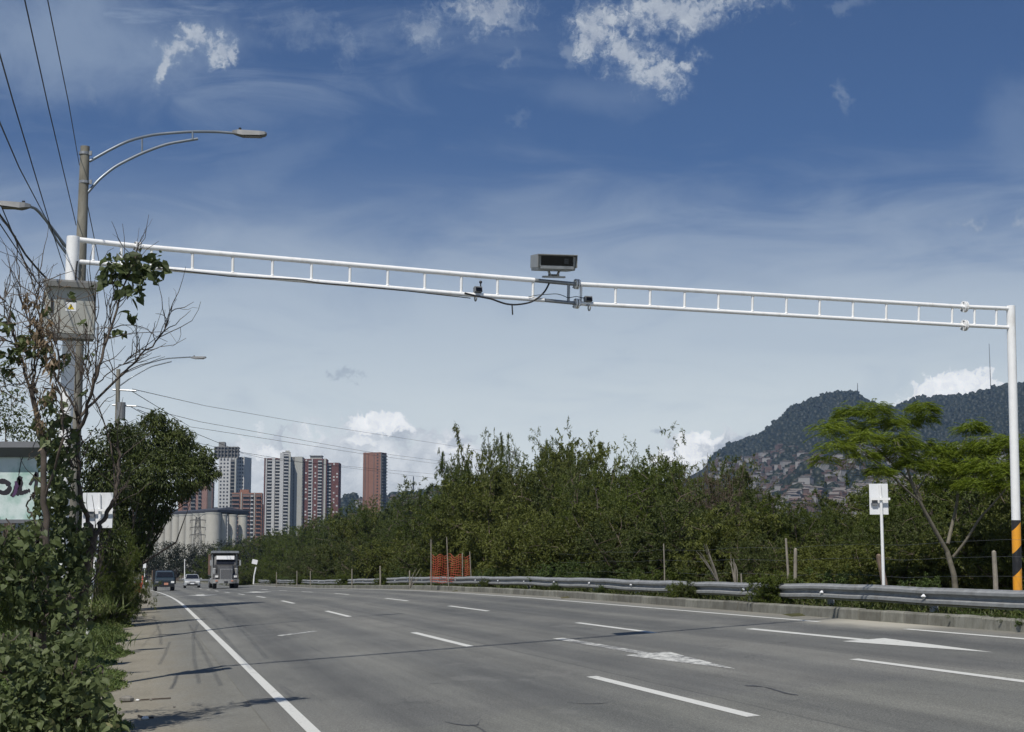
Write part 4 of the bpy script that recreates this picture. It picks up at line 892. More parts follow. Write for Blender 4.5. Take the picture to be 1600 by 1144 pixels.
    for h_ in (.55, .9, 1.2):
        b.tube([P3(u, 15.0, h_ + .15 + .03 * math.sin(u)) for u in np.arange(12, 60, 2.0)], .0018, 4)
    p = P3(30, 15.0, 0); o = b.build('fence_wire', 'bare_steel', origin=p); o.location = tuple(p); tag(o, 'strands of thin barbed wire strung between the old fence posts', 'wire')
street_things()

def graffiti():
    Y = 27.0; c = W(0, 812, Y); O = np.array([c[0], Y, c[2]]); 
    t = thing('graffiti_board', 'pale teal board with black graffiti and a grey top band at the left edge', 'board', O)
    a = W(70, 692, Y); x1 = a[0]; x0 = W(-150, 700, Y)[0]; zt = a[2]; zb = c[2]
    zm = W(0, 712, Y)[2]
    b = MB(); b.box(((x0 + x1) / 2, Y, (zm + zb) / 2), (x1 - x0, .10, zm - zb)); b.build('panel', 'panel_teal', t, O)
    b = MB(); b.loft([[(x, Y - .30, zt - .10), (x, Y - .29, zt), (x, Y + .3, zt + .03), (x, Y + .3, zm), (x, Y - .10, zm - .03)] for x in (x0, x1 + .02)]); b.build('top_band', 'panel_grey', t, O)
    b = MB(); b.box(((x0 + x1) / 2, Y - .01, zb - .03), (x1 - x0, .14, .06)); b.build('bottom_rail', 'panel_grey', t, O)
    for x in (x0 + .2, -7.95, x1 - .1): b = MB(); b.box((x, Y + .1, (zb + -.3) / 2), (.1, .1, zb + .9)); b.build('leg', 'bark_dark', t, O)
    def stroke(pts, w0, m, dz=0.0):
        P = np.array([W(x, y, Y - .051 - dz) for x, y in pts]); tt = np.linspace(0, 1, len(P)); q = np.linspace(0, 1, 24)
        P = np.stack([np.interp(q, tt, P[:, i]) for i in range(3)], 1)
        for _ in range(3): P[1:-1] = (P[:-2] + 2 * P[1:-1] + P[2:]) / 4
        T = np.gradient(P, axis=0); T /= np.linalg.norm(T, axis=1)[:, None]; S = np.stack([-T[:, 2], 0 * T[:, 0], T[:, 0]], 1)
        ww = w0 / 2 * (np.sin(np.linspace(.35, math.pi - .35, 24)) ** .5) * (1 + .18 * rng.normal(size=24))
        V = np.stack([P - S * ww[:, None], P + S * ww[:, None]], 1).reshape(-1, 3); i = np.arange(23) * 2
        b = MB(); b.add(V, np.stack([i, i + 2, i + 3, i + 1], -1)); b.build('graffiti_stroke', m, t, O)
    stroke([(-22, 770), (-14, 755), (-2, 752), (10, 752), (16, 760), (14, 768), (4, 772), (-4, 765)], .085, 'graffiti_black')
    stroke([(18, 776), (24, 766), (29, 752), (31, 745), (33, 756), (30, 768), (26, 774)], .085, 'graffiti_black', .002)
    stroke([(20, 776), (24, 770), (26, 758), (24, 752)], .055, 'graffiti_purple', .004)
    stroke([(30, 772), (38, 769), (47, 766)], .07, 'graffiti_black', .003)
    stroke([(46, 758), (52, 750), (57, 738), (58, 744), (56, 760), (54, 772), (51, 779)], .06, 'graffiti_black', .002)
    stroke([(29, 744), (33, 720), (37, 712)], .018, 'graffiti_black', .001)
graffiti()

# ------------------------------------------------------------------ vehicles (local: x right, -y towards the viewer = front, z up)
def place(px, Y, v=None):
    p = W(px, 900, Y); u, vv = uv_of(p[0], Y); return np.array([p[0], Y, float(surf(u, vv))])
def sec(y, hw, z0, z1, tw=1.0, c=0.08):
    return [(-hw, y, z0 + c), (-hw + c, y, z0), (hw - c, y, z0), (hw, y, z0 + c), (hw * (1 + tw) / 2, y, z1 - c), (hw * tw - c, y, z1), (-hw * tw + c, y, z1), (-hw * (1 + tw) / 2, y, z1 - c)]
def wheel(par, x, y, r, w, dual=False):
    b = MB(); s = 1 if x > 0 else -1
    b.tube([(x - s * w / 2 + 0, y, r), (x - s * w / 2 + s * .02, y, r), (x + s * w / 2 - s * .02, y, r), (x + s * w / 2, y, r)], [r * .93, r, r, r * .93], 20); wl = b.build('wheel', 'tyre', par)
    b = MB(); b.tube([(x + s * w / 2 + s * .001, y, r), (x + s * w / 2 + s * .02, y, r)], [r * .58, r * .5], 14); b.build('rim', 'rim_grey', wl)
def truck():
    p = place(351, 150); t = thing('dump_truck', 'dark dump truck with a long bonnet, silver grille and white sun visor', 'truck', p, TH)
    def bx(c, d, n, m, par=t, **q): b = MB(); b.box(c, d, **q); return b.build(n, m, par)
    b = MB(); b.loft([sec(-2.55, .62, .78, 1.82, .93), sec(-2.2, .66, .75, 1.95, .9), sec(-.75, .82, .75, 2.18, .86)]); b.build('bonnet', 'truck_paint', t)
    b = MB(); b.loft([sec(-.78, 1.02, .75, 2.15, 1), sec(-.70, 1.02, .75, 2.22, 1), sec(-.35, 1.0, .75, 2.98, .93), sec(.9, 1.0, .75, 3.02, .93)]); cabn = b.build('cab', 'truck_paint', t)
    b = MB(); b.loft([[(-.83, -.755, 2.25), (.83, -.755, 2.25), (.78, -.50, 2.75), (-.78, -.50, 2.75)], [(-.83, -.72, 2.25), (.83, -.72, 2.25), (.78, -.46, 2.75), (-.78, -.46, 2.75)]]); b.build('windscreen', 'windscreen', cabn)
    bx((0, -.60, 2.82), (1.62, .30, .34), 'sun_visor', 'visor_white', rx=R(-8))
    gr = bx((0, -2.60, 1.32), (1.10, .10, .98), 'grille', 'chrome')
    b = MB()
    b.box((0, -2.655, 1.32), (1.0, .03, .88)); b.build('grille_mesh', 'black_metal', gr)
    for k in range(13): bx((-.46 + k * .0766, -2.675, 1.32), (.03, .03, .88), 'grille_bar', 'grille_grey', gr)
    b = MB(); b.loft([[(x, -2.72 + abs(x) ** 2 * .18, .50), (x, -2.74 + abs(x) ** 2 * .18, .86), (x, -2.50 + abs(x) ** 2 * .18, .86), (x, -2.50 + abs(x) ** 2 * .18, .50)] for x in np.linspace(-1.18, 1.18, 9)]); bp = b.build('bumper', 'chrome', t)
    bx((0, -2.755, .62), (.34, .02, .14), 'number_plate', 'black_metal', bp); bx((.55, -2.69, .72), (.20, .06, .10), 'fog_lamp', 'plate_orange', bp); bx((-.85, -2.66, .72), (.22, .06, .12), 'fog_lamp', 'plate_orange', bp); bx((.85, -2.66, .72), (.22, .06, .12), 'fog_lamp', 'lamp_lens', bp)
    for s in (-1, 1):
        b = MB(); b.loft([[(s * (.62 + dx), y, z) for dx in (0, .50)] + [(s * (.62 + dx), y, z - .10) for dx in (.50, 0)] for y, z in ((-2.45, .95), (-2.35, 1.18), (-1.9, 1.36), (-1.4, 1.30), (-1.1, 1.0))]); b.build('fender', 'truck_paint', t)
        bx((s * .84, -2.47, 1.12), (.26, .14, .18), 'headlight', 'headlight')
        bx((s * .98, -.55, 1.85), (.30, .30, .10), 'air_cleaner_bracket', 'chrome')
        b = MB(); b.cyl((s * .98, -.95, 1.15), (s * .98, -.95, 1.78), .17, None, 14); b.sphere((s * .98, -.95, 1.80), (.18, .18, .09)); b.build('air_cleaner', 'chrome', t)
        b = MB(); b.tube([(s * 1.10, -.75, 2.62), (s * 1.34, -.95, 2.62), (s * 1.34, -.95, 2.10), (s * 1.08, -.75, 2.05)], .018, 6); b.box((s * 1.34, -.98, 2.36), (.16, .05, .48)); b.build('mirror', 'chrome', t)
        b = MB(); b.cyl((s * 1.10, 1.0, 1.0), (s * 1.10, 1.0, 3.15), .07); b.build('exhaust_stack', 'chrome', t)
        b = MB(); b.cyl((s * 1.05, -.2, .72), (s * 1.05, .9, .72), .3, None, 14); b.build('fuel_tank', 'chrome', t)
        wheel(t, s * .98, -1.85, .52, .34)
        for y in (3.0, 4.35): wheel(t, s * .98, y, .52, .58)
    b = MB(); b.box((0, 1.5, .72), (.85, 7.4, .26)); b.build('chassis', 'black_metal', t)
    b = MB(); b.loft([[(-1.27, y, z0), (1.27, y, z0), (1.27, y, 3.18), (-1.27, y, 3.18)] for y, z0 in ((1.25, 1.15), (5.6, 1.15))]); bd = b.build('dump_body', 'truck_box', t)
    b = MB(); b.loft([[(-1.27, y, z), (1.27, y, z), (1.27, y, z + .20), (-1.27, y, z + .20)] for y, z in ((-.1, 3.27), (1.3, 3.18))]); b.build('cab_guard', 'bare_steel', bd)
    for s in (-1, 1):
        for y in (1.5, 2.4, 3.3, 4.2, 5.1): bx((s * 1.30, y, 2.2), (.07, .12, 1.9), 'side_rib', 'box_brown', bd)
        bx((s * 1.29, 3.4, 3.12), (.08, 4.3, .12), 'top_rail', 'box_brown', bd)
truck()
def van():
    p = place(256.5, 146); t = thing('pickup_truck', 'small dark blue cab-over truck with an orange number plate driving on the left lane', 'truck', p, TH + R(1))
    def bx(c, d, n, m, par=t, **q): b = MB(); b.box(c, d, **q); return b.build(n, m, par)
    b = MB(); b.loft([sec(-2.3, .84, .42, .98, .98), sec(-2.25, .87, .40, 1.14, .97), sec(-1.95, .88, .40, 1.24, .95), sec(-1.45, .86, .40, 1.76, .82), sec(-.3, .86, .40, 1.82, .84)]); cb = b.build('cab', 'van_paint', t)
    b = MB(); b.loft([[(-.74, -1.99, 1.27), (.74, -1.99, 1.27), (.66, -1.53, 1.69), (-.66, -1.53, 1.69)], [(-.74, -1.93, 1.27), (.74, -1.93, 1.27), (.66, -1.45, 1.69), (-.66, -1.45, 1.69)]]); b.build('windscreen', 'windscreen', cb)
    b = MB(); b.box((0, -2.30, .52), (1.72, .16, .24)); bp = b.build('bumper', 'van_dark', t); bx((0.12, -2.385, .66), (.36, .02, .19), 'number_plate', 'plate_orange', bp)
    b = MB(); b.box((0, -2.29, .80), (.9, .05, .13)); b.build('grille', 'van_dark', t)
    for s in (-1, 1):
        bx((s * .68, -2.29, .82), (.28, .08, .17), 'headlight', 'headlight' if s > 0 else 'lamp_grey')
        b = MB(); b.box((s * 1.0, -1.75, 1.36), (.12, .08, .24)); b.tube([(s * .84, -1.7, 1.3), (s * 1.0, -1.73, 1.36)], .015, 6); b.build('mirror', 'van_dark', t)
        wheel(t, s * .76, -1.55, .34, .24); wheel(t, s * .76, 1.2, .34, .30)
    b = MB(); b.loft([[(-1.02, y, .62), (1.02, y, .62), (1.02, y, 1.86), (-1.02, y, 1.86)] for y in (-.22, 2.3)]); bd = b.build('cargo_bed', 'van_dark', t)
    for x in (-1.03, 1.03): 
        for y in (0.1, 1.0, 1.9): bx((x, y, 1.25), (.05, .08, 1.24), 'stake', 'wood_post', bd)
    b = MB(); b.box((0, .1, .46), (.7, 4.2, .16)); b.build('chassis', 'black_metal', t)
van()
def car():
    p = place(300, 178); t = thing('silver_car', 'silver hatchback driving between the blue truck and the dump truck', 'car', p, TH)
    def bx(c, d, n, m, par=t, **q): b = MB(); b.box(c, d, **q); return b.build(n, m, par)
    b = MB(); b.loft([sec(-2.0, .70, .35, .62, .9), sec(-1.9, .84, .24, .78, .92), sec(-1.5, .87, .22, .88, .9), sec(-.9, .88, .22, .98, .88), sec(.9, .88, .22, 1.0, .88), sec(1.9, .85, .25, .98, .85), sec(2.0, .8, .35, .8, .85)]); bo = b.build('body', 'car_silver', t, smooth=False)
    b = MB(); b.loft([sec(-.98, .78, .95, 1.0, .95, .02), sec(-.30, .74, .95, 1.45, .80, .05), sec(1.1, .74, .95, 1.48, .80, .05), sec(1.85, .76, .95, 1.0, .95, .02)]); cb = b.build('cabin', 'car_silver', t)
    b = MB(); b.loft([[(-.70, -1.0, 1.02), (.70, -1.0, 1.02), (.57, -.38, 1.44), (-.57, -.38, 1.44)], [(-.70, -.90, 1.0), (.70, -.90, 1.0), (.57, -.28, 1.41), (-.57, -.28, 1.41)]]); b.build('windscreen', 'windscreen', cb)
    for s in (-1, 1):
        b = MB(); b.box((s * .70, .35, 1.2), (.03, 1.5, .26)); b.build('side_window', 'windscreen', cb)
        bx((s * .62, -1.93, .68), (.34, .16, .16), 'headlight', 'headlight')
        b = MB(); b.box((s * .97, -.72, 1.02), (.18, .10, .13)); b.build('mirror', 'car_silver', t)
        wheel(t, s * .76, -1.25, .32, .22); wheel(t, s * .76, 1.3, .32, .22)
    bx((0, -2.0, .66), (.62, .06, .07), 'grille', 'black_metal'); bx((0, -2.0, .40), (1.15, .06, .18), 'lower_intake', 'black_metal'); bx((0, -2.04, .50), (.42, .02, .13), 'number_plate', 'visor_white')
car()
def moto():
    p = place(229, 200); t = thing('motorcycle', 'dark motorcycle ridden on the shoulder beside the red barriers', 'motorcycle', p, TH)
    for y in (-.62, .62):
        b = MB(); a = np.linspace(0, 2 * math.pi, 19); b.tube([(0, y + .25 * math.cos(q), .31 + .25 * math.sin(q)) for q in a], .055, 8, False); w_ = b.build('wheel', 'tyre', t)
        b = MB(); b.cyl((-.05, y, .31), (.05, y, .31), .09); b.build('hub', 'rim_grey', w_)
    b = MB(); b.loft([sec(-.45, .10, .55, .85, .8, .03), sec(-.1, .16, .35, .98, .8, .03), sec(.25, .15, .38, .82, .8, .03), sec(.8, .11, .62, .84, .8, .03)]); b.build('body', 'van_dark', t)
    b = MB(); b.tube([(0, -.62, .31), (0, -.45, .9)], .05, 6); b.tube([(-.36, -.32, 1.08), (-.2, -.42, 1.0), (.2, -.42, 1.0), (.36, -.32, 1.08)], .02, 6); b.build('handlebar', 'bare_steel', t)
    b = MB(); b.sphere((0, -.58, .86), (.11, .07, .11)); b.build('headlight', 'headlight', t)
    for s in (-1, 1): b = MB(); b.tube([(s * .3, -.35, 1.08), (s * .34, -.36, 1.24)], .01, 5); b.sphere((s * .35, -.36, 1.28), (.07, .02, .05)); b.build('mirror', 'van_dark', t)
    # rider: one skinned body
    me = bpy.data.meshes.new('person')
    J = {'pelvis': (0, .22, .90, .17), 'waist': (0, .16, 1.08, .15), 'chest': (0, .06, 1.30, .18), 'neck': (0, .02, 1.48, .07), 'headc': (0, -.02, 1.60, .10), 'headt': (0, -.02, 1.72, .08)}
    for s, q in ((-1, 'l'), (1, 'r')):
        J.update({'sh' + q: (s * .19, .05, 1.40, .075), 'el' + q: (s * .33, -.08, 1.18, .05), 'wr' + q: (s * .33, -.28, 1.09, .035), 'ha' + q: (s * .33, -.36, 1.09, .04),
                  'hp' + q: (s * .13, .18, .86, .10), 'kn' + q: (s * .26, -.22, .74, .07), 'an' + q: (s * .20, .06, .34, .045), 'ft' + q: (s * .20, -.12, .30, .045)})
    names = list(J); me.from_pydata([J[k][:3] for k in names], [(names.index(a), names.index(c)) for a, c in
        [('pelvis', 'waist'), ('waist', 'chest'), ('chest', 'neck'), ('neck', 'headc'), ('headc', 'headt')] + sum([[('chest', 'sh' + q), ('sh' + q, 'el' + q), ('el' + q, 'wr' + q), ('wr' + q, 'ha' + q), ('pelvis', 'hp' + q), ('hp' + q, 'kn' + q), ('kn' + q, 'an' + q), ('an' + q, 'ft' + q)] for q in 'lr'], [])], [])
    o = bpy.data.objects.new('person', me); COL.objects.link(o); o.location = tuple(p); o.rotation_euler = (0, 0, TH)
    tag(o, 'motorcycle rider in dark clothes and black helmet', 'person'); me.materials.append(MATS['rider_dark'])
    md = o.modifiers.new('skin', 'SKIN'); 
    for k, v_ in zip(names, me.skin_vertices[0].data if me.skin_vertices else []): v_.radius = (J[k][3],) * 2
    if not me.skin_vertices:
        pass
    o.modifiers.new('sub', 'SUBSURF').levels = 1
    b = MB(); b.sphere((0, -.03, 1.68), (.135, .15, .15), 12, 9); h = b.build('helmet', 'helmet_black', o, smooth=True)
    b = MB(); b.loft([[(-.09, -.165, 1.63), (.09, -.165, 1.63), (.085, -.15, 1.70), (-.085, -.15, 1.70)], [(-.09, -.12, 1.63), (.09, -.12, 1.63), (.085, -.12, 1.70), (-.085, -.12, 1.70)]]); b.build('visor', 'windscreen', h)
moto()

# ------------------------------------------------------------------ far buildings
def unit(kx, ky, kz, mat, name):
    b = MB(); b.box((0, 0, 0), (kx, ky, kz)); return b.build(name, mat, link=False)
def building(name, label, px0, px1, ytop, Y, rz, wf, ws, mats, front, side, floor=2.9, crown=None, ybase=884, side_on='R'):
    """box tower: front face (width wf) towards the camera, turned by rz; a side face of depth ws."""
    zt = W(px0, ytop, Y)[2]; z0 = -2.0
    O = np.array([W((px0 + px1) / 2, ytop, Y)[0], Y, z0]); t = thing(name, label, 'building', O, rz)
    H = zt - z0
    b = MB(); b.box((0, ws / 2, H / 2), (wf, ws, H)); b.build('wall', mats, t)
    nfl = int(H / floor); zlow = max(0, H - (W(0, ytop, Y)[2] - W(0, 850, Y)[2]))
    floors = [k for k in range(nfl) if H - (k + 1) * floor > zlow - floor]
    wcount = [0]; rest = MB(); bcount = [0]; brest = MB()
    def face(strips, L, tf):
        for (x0, x1, typ, m) in strips:
            a, c = x0 * L, x1 * L; w_ = c - a; xm = (a + c) / 2 - L / 2
            if typ == 'wall':
                bb = MB(); p, d = tf(xm, .25, H / 2, w_, .7, H + .4); bb.box(p, d); bb.build('wall_panel', m, t)
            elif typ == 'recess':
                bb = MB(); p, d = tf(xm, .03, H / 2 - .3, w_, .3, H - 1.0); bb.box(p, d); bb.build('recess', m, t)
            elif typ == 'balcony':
                bb = MB(); p, d = tf(xm, .05, H / 2 - .4, w_, .3, H - 1.2); bb.box(p, d); bb.build('recess', 'recess', t)  # flat dark strip on the wall; the balcony shade is in its colour
                for k in floors:
                    z = H - (k + 1) * floor; p, d = tf(xm, .8, z + .45, w_ * .92, 1.1, .85 if typ == 'balcony' else .4)
                    if bcount[0] < 95: q = MB(); q.box(p, d); q.build('balcony', m, t); bcount[0] += 1
                    else: brest.box(p, d); brest.m = m
            elif typ.startswith('win'):
                n = int(typ[3:]); ww = w_ / n
                for k in floors:
                    z = H - (k + 1) * floor + 1.5
                    for i in range(n):
                        if m == 'sparse' and rng.random() < .55: continue
                        p, d = tf(a - L / 2 + ww * (i + .5), .02, z, min(1.5, ww * .5), .12, 1.35)
                        mm = 'bldg_white' if m == 'sparse' else 'win_dark'
                        if wcount[0] < 95: q = MB(); q.box(p, d); q.build('window', mm, t); wcount[0] += 1
                        else: rest.box(p, d); rest.m = mm
    face(front, wf, lambda x, off, z, w_, d_, h_: ((x, -off, z), (w_, d_, h_)))
    sg = 1 if side_on == 'R' else -1
    face(side, ws, lambda x, off, z, w_, d_, h_: ((sg * (wf / 2 + off), x + ws / 2, z), (d_, w_, h_)))
    if rest.F: rest.build('windows', rest.m, t)['kind'] = 'stuff'
    if brest.F: brest.build('balconies', brest.m, t)['kind'] = 'stuff'
    if crown:
        for (x, y, z, dx, dy, dz, m) in crown: q = MB(); q.box((x * wf, y * ws, H + z + dz / 2), (dx * wf, dy * ws, dz)); q.build('roof_block', m, t)
    return t
def buildings():
    Y = 1450; m = Y / 2520.0
    # white and dark red apartment complex
    A = lambda lst: lst
    building('apartment_tower', 'white balcony-striped apartment block, leftmost of the cream and dark red group', 413, 442, 716, Y, R(8), 29 * m, 15, 'bldg_darkred',
             [(0, .06, 'wall', 'bldg_darkred'), (.08, .15, 'wall', 'bldg_white'), (.17, .42, 'balcony', 'bldg_white'), (.42, .58, 'wall', 'bldg_white'), (.60, .95, 'balcony', 'bldg_white')], [])
    building('apartment_tower', 'slim white framed tower with raised roof cap, second in the cream and red group', 437, 455, 708, Y - 12, R(8), 16.5 * m, 22, 'bldg_white',
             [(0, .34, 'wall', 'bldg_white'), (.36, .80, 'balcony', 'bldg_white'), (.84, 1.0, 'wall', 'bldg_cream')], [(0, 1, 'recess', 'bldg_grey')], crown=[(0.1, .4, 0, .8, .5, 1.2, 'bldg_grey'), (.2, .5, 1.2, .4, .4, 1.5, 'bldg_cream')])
    building('apartment_tower', 'tower with a plain pale blank wall amid the cream and dark red group', 454, 474, 714, Y, R(4), 20 * m, 22, 'bldg_grey',
             [(.0, .22, 'recess', 'bldg_cream'), (.10, .34, 'win1', 'x'), (.34, .93, 'wall', 'bldg_cream'), (.93, 1.0, 'win1', 'x')], [])
    building('apartment_tower', 'dark red tower with white corner bay and roof rooms in the cream and red group', 473, 512, 717, Y + 4, R(2), 37 * m, 18, 'bldg_darkred',
             [(.02, .22, 'win1', 'sparse'), (.22, .36, 'balcony', 'bldg_white'), (.36, .40, 'wall', 'bldg_white'), (.45, .58, 'win1', 'sparse'), (.62, .80, 'balcony', 'bldg_white'), (.83, .87, 'recess', 'recess'), (.88, .96, 'wall', 'bldg_cream')], [],
             crown=[(0.03, .4, 0, .5, .6, 2.6, 'bldg_cream'), (.03, .4, 2.6, .56, .7, .5, 'bldg_grey')])
    building('apartment_tower', 'dark red block with small white windows, rightmost of the cream and red group', 510, 530, 723, Y + 10, R(-2), 19 * m, 16, 'bldg_darkred',
             [(.03, .38, 'balcony', 'bldg_white'), (.48, 1.0, 'win2', 'sparse')], [])
    # lone brick tower
    building('apartment_tower', 'lone orange brick tower standing apart from the others', 566, 597, 708, 1500, R(-20), 30 * 1500 / 2520, 13, 'bldg_brick',
             [(.0, .05, 'wall', 'bldg_brick'), (.10, .13, 'recess', 'recess'), (.28, .30, 'recess', 'bldg_darkred'), (.6, .63, 'recess', 'recess'), (.66, .98, 'win1', 'x')],
             [(0, .12, 'wall', 'bldg_grey'), (.14, .5, 'balcony', 'bldg_grey'), (.55, .98, 'balcony', 'bldg_grey')], crown=[(0, .5, 0, 1.01, 1.02, .6, 'bldg_brick')])  # right face: its shaded side is put into the grey wall and balcony colour
    # white tower with raw concrete top
    Y = 1300; m = Y / 2520.0
    building('apartment_tower', 'tall white tower with small dark windows and unfinished concrete top floors', 336, 376, 716, Y, R(4), 28 * m, 16, 'bldg_white',
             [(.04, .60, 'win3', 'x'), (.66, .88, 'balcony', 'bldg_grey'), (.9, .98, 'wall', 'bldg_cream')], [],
             crown=[(-.1, .5, 0, 1.35, .9, 1.0, 'bldg_grey'), (-.1, .45, 1.0, 1.3, .7, 2.2, 'recess'), (-.1, .5, 3.2, 1.35, .9, .7, 'bldg_grey'), (-.1, .45, 3.9, 1.3, .7, 2.2, 'recess'), (-.1, .5, 6.1, 1.35, .9, .7, 'bldg_grey'), (-.1, .45, 6.8, 1.3, .7, 2.0, 'recess'), (-.1, .5, 8.8, 1.35, .9, .7, 'bldg_grey'), (-.38, .5, 9.5, .35, .6, 4.0, 'bldg_grey')] + [(x, -.01, 0, .035, .06, 9.2, 'bldg_grey') for x in (-.75, -.55, -.38, -.2, 0, .2, .38, .56)])  # dark blocks between slabs put the shade of open floors into colour
    building('apartment_tower', 'white windowed wing right of the tower with unfinished top floors', 368, 383, 714, Y + 10, R(-12), 14 * m, 16, 'bldg_white', [(.06, .98, 'win3', 'x')], [])
    building('apartment_tower', 'pinkish brick block with dark balconies partly behind the dark tree', 281, 331, 752, Y - 60, R(6), 50 * m, 18, 'bldg_pink',
             [(0, .12, 'wall', 'bldg_brick'), (.14, .27, 'balcony', 'bldg_pink'), (.36, .50, 'balcony', 'bldg_grey'), (.58, .67, 'balcony', 'bldg_grey'), (.70, .84, 'wall', 'bldg_pink'), (.86, .98, 'recess', 'recess')], [])
    building('apartment_tower', 'lower brick block with pale floor lines right of the silos', 362, 410, 770, 1150, R(6), 47 * 1150 / 2520, 15, 'bldg_brick',
             [(0, .25, 'balcony', 'bldg_pink'), (.30, .33, 'wall', 'bldg_cream'), (.36, .60, 'balcony', 'bldg_pink'), (.62, .72, 'balcony', 'bldg_white'), (.74, .77, 'wall', 'bldg_cream'), (.80, .96, 'balcony', 'bldg_brick')], [], crown=[(-.1, .5, 0, .3, .5, 2.4, 'bldg_brick')])
    # silos
    Y = 700.0; t = thing('grain_silos', 'long row of tall grey concrete silos under one dark flat gabled roof', 'silos', (W(330, 884, Y)[0], Y, -2))
    O = np.array(t.location); 
    def silo(x, y, r, yt):
        zt = W(0, yt, y)[2]; b = MB(); b.tube([(x, y, -2), (x, y, zt)], r, 28); s = b.build('silo', 'silo_concrete', t, O, smooth=True)
        b = MB(); b.tube([(x, y, zt - .6), (x, y, zt)], r + .12, 28); b.build('rim', 'bldg_cream', s, O, smooth=True)
        for k in range(1, 7): b = MB()
    c = W(333, 800, Y); 
    silo(c[0], Y, 3.4, 801)
    for k in range(1, 4): silo(W(333 + k * 15.8, 800, Y + k * 6)[0], Y + k * 6 - 1.5, 2.0, 802.5 + .8 * k)
    for k in range(1, 10): silo(W(333 - 3 - k * 10.8, 800, Y + k * 9)[0], Y + k * 9, 2.05, 801.5 + .55 * k)
    b = MB()
    P = [W(232, 809, Y + 95), W(340, 799.5, Y - 2), W(389, 804.5, Y + 30), W(290, 811, Y + 122)]; Q = [W(232, 803, Y + 95), W(340, 796.5, Y - 2), W(389, 798.5, Y + 30), W(290, 805, Y + 122)]
    R1 = W(358, 792.5, Y + 12); R2 = W(262, 800, Y + 108)
    V = P + Q + [R1, R2]
    b.add(V, [(0, 1, 5, 4), (1, 2, 6, 5), (2, 3, 7, 6), (3, 0, 4, 7), (4, 5, 8, 9), (6, 7, 9, 8), (5, 6, 8), (7, 4, 9), (0, 3, 2, 1)]); b.build('roof', 'silo_roof', t, O)
    # lattice pylon
    Y = 520.0; O = W(308, 870, Y); O[2] = -2; t = thing('lattice_pylon', 'steel lattice power pylon with three crossarms in front of the silos', 'pylon', O)
    zt = W(308, 808, Y)[2]; b = MB(); wb, wt = 1.9, .55
    zz = np.linspace(-2, zt, 9); wd = np.linspace(wb, wt, 9)
    for sx in (-1, 1):
        for sy in (-1, 1): b.tube([(O[0] + sx * w_, Y + sy * w_, z) for z, w_ in zip(zz, wd)], .10, 4)
    for i in range(8):
        for a, c in (((-1, -1), (1, -1)), ((1, -1), (-1, -1)), ((-1, 1), (1, 1))):
            b.tube([(O[0] + a[0] * wd[i], Y + a[1] * wd[i], zz[i]), (O[0] + c[0] * wd[i + 1], Y + c[1] * wd[i + 1], zz[i + 1])], .06, 4)
    b.build('mast', 'pylon_steel', t, O)
    for y in (814, 825.5, 837):
        z = W(308, y, Y)[2]; b = MB(); b.tube([(O[0] - 2.6, Y, z + .2), (O[0], Y, z + .7), (O[0] + 2.6, Y, z + .2)], .08, 4); b.tube([(O[0] - 2.6, Y, z + .2), (O[0] + 2.6, Y, z + .2)], .08, 4)
        for s in (-1, 1): b.tube([(O[0] + s * 2.5, Y, z + .2), (O[0] + s * 2.5, Y, z - .7)], .07, 4)
        b.build('crossarm', 'pylon_steel', t, O)
    b = MB(); 
    for s in (-1, 1): b.tube([(O[0], Y, zt - .4), (O[0] + s * 1.9, Y, zt + .9)], .07, 4)
    b.build('earth_wire_horn', 'pylon_steel', t, O)
    # masts on the hills
    p = W(1340, 607, 3000); b = MB(); b.tube([p - (0, 0, 20), p + (0, 0, 10)], [1.2, .5], 5); o = b.build('radio_mast', 'pylon_steel', origin=p); o.location = tuple(p); tag(o, 'tiny mast on the peak of the hill', 'mast')
    p = W(1548, 605, 3050); b = MB(); b.tube([p - (0, 0, 20), p + (0, 0, 84)], [1.0, .5], 5); o = b.build('radio_mast', 'lamp_grey', origin=p); o.location = tuple(p); tag(o, 'very tall thin radio mast on the ridge left of the white right pole', 'mast')
    p = W(646, 765, 2450); b = MB(); b.tube([p - (0, 0, 12), p + (0, 0, 20)], [1.6, .8], 5); o = b.build('radio_mast', 'pylon_steel', origin=p); o.location = tuple(p); tag(o, 'small mast on the low far hill right of the brick tower', 'mast')
buildings()

# ------------------------------------------------------------------ hills
SIL = np.array([(-900, 800), (0, 800), (300, 790), (530, 776), (566, 772), (610, 770), (650, 768), (690, 756), (760, 752), (900, 765), (1040, 762), (1095, 735), (1120, 708), (1150, 692), (1180, 681), (1200, 672), (1215, 660), (1230, 645), (1240, 634),
                (1262, 626), (1290, 617), (1310, 612), (1330, 610), (1345, 609), (1355, 619), (1375, 630), (1390, 637), (1405, 636), (1420, 628), (1450, 620), (1500, 617), (1540, 610), (1570, 603), (1600, 598), (1700, 585), (1900, 590), (2600, 640)], float)
def silz(px, Y): return (HOR - np.interp(px, SIL[:, 0], SIL[:, 1])) / 2520.0 * Y
def hz(px, Y):
    Yr = np.where(np.asarray(px) < 900, 2500.0, 3000.0); z = silz(px, Yr) 
    f = np.clip((Y - 620.0) / (Yr - 620.0), 0, None)
    up = np.where(f <= 1, 0.45 * f ** 1.1 + 0.55 * f ** 2.6, 1 - 0.35 * (f - 1) ** 1.2 * 2)
    n = 0.05 * np.sin(px * .013 + f * 7) * np.sin(f * math.pi) + 0.03 * np.sin(px * .031 - f * 13) * np.sin(f * math.pi)
    return np.maximum(z * (up + n * (f < 1)), -30) - 2.5
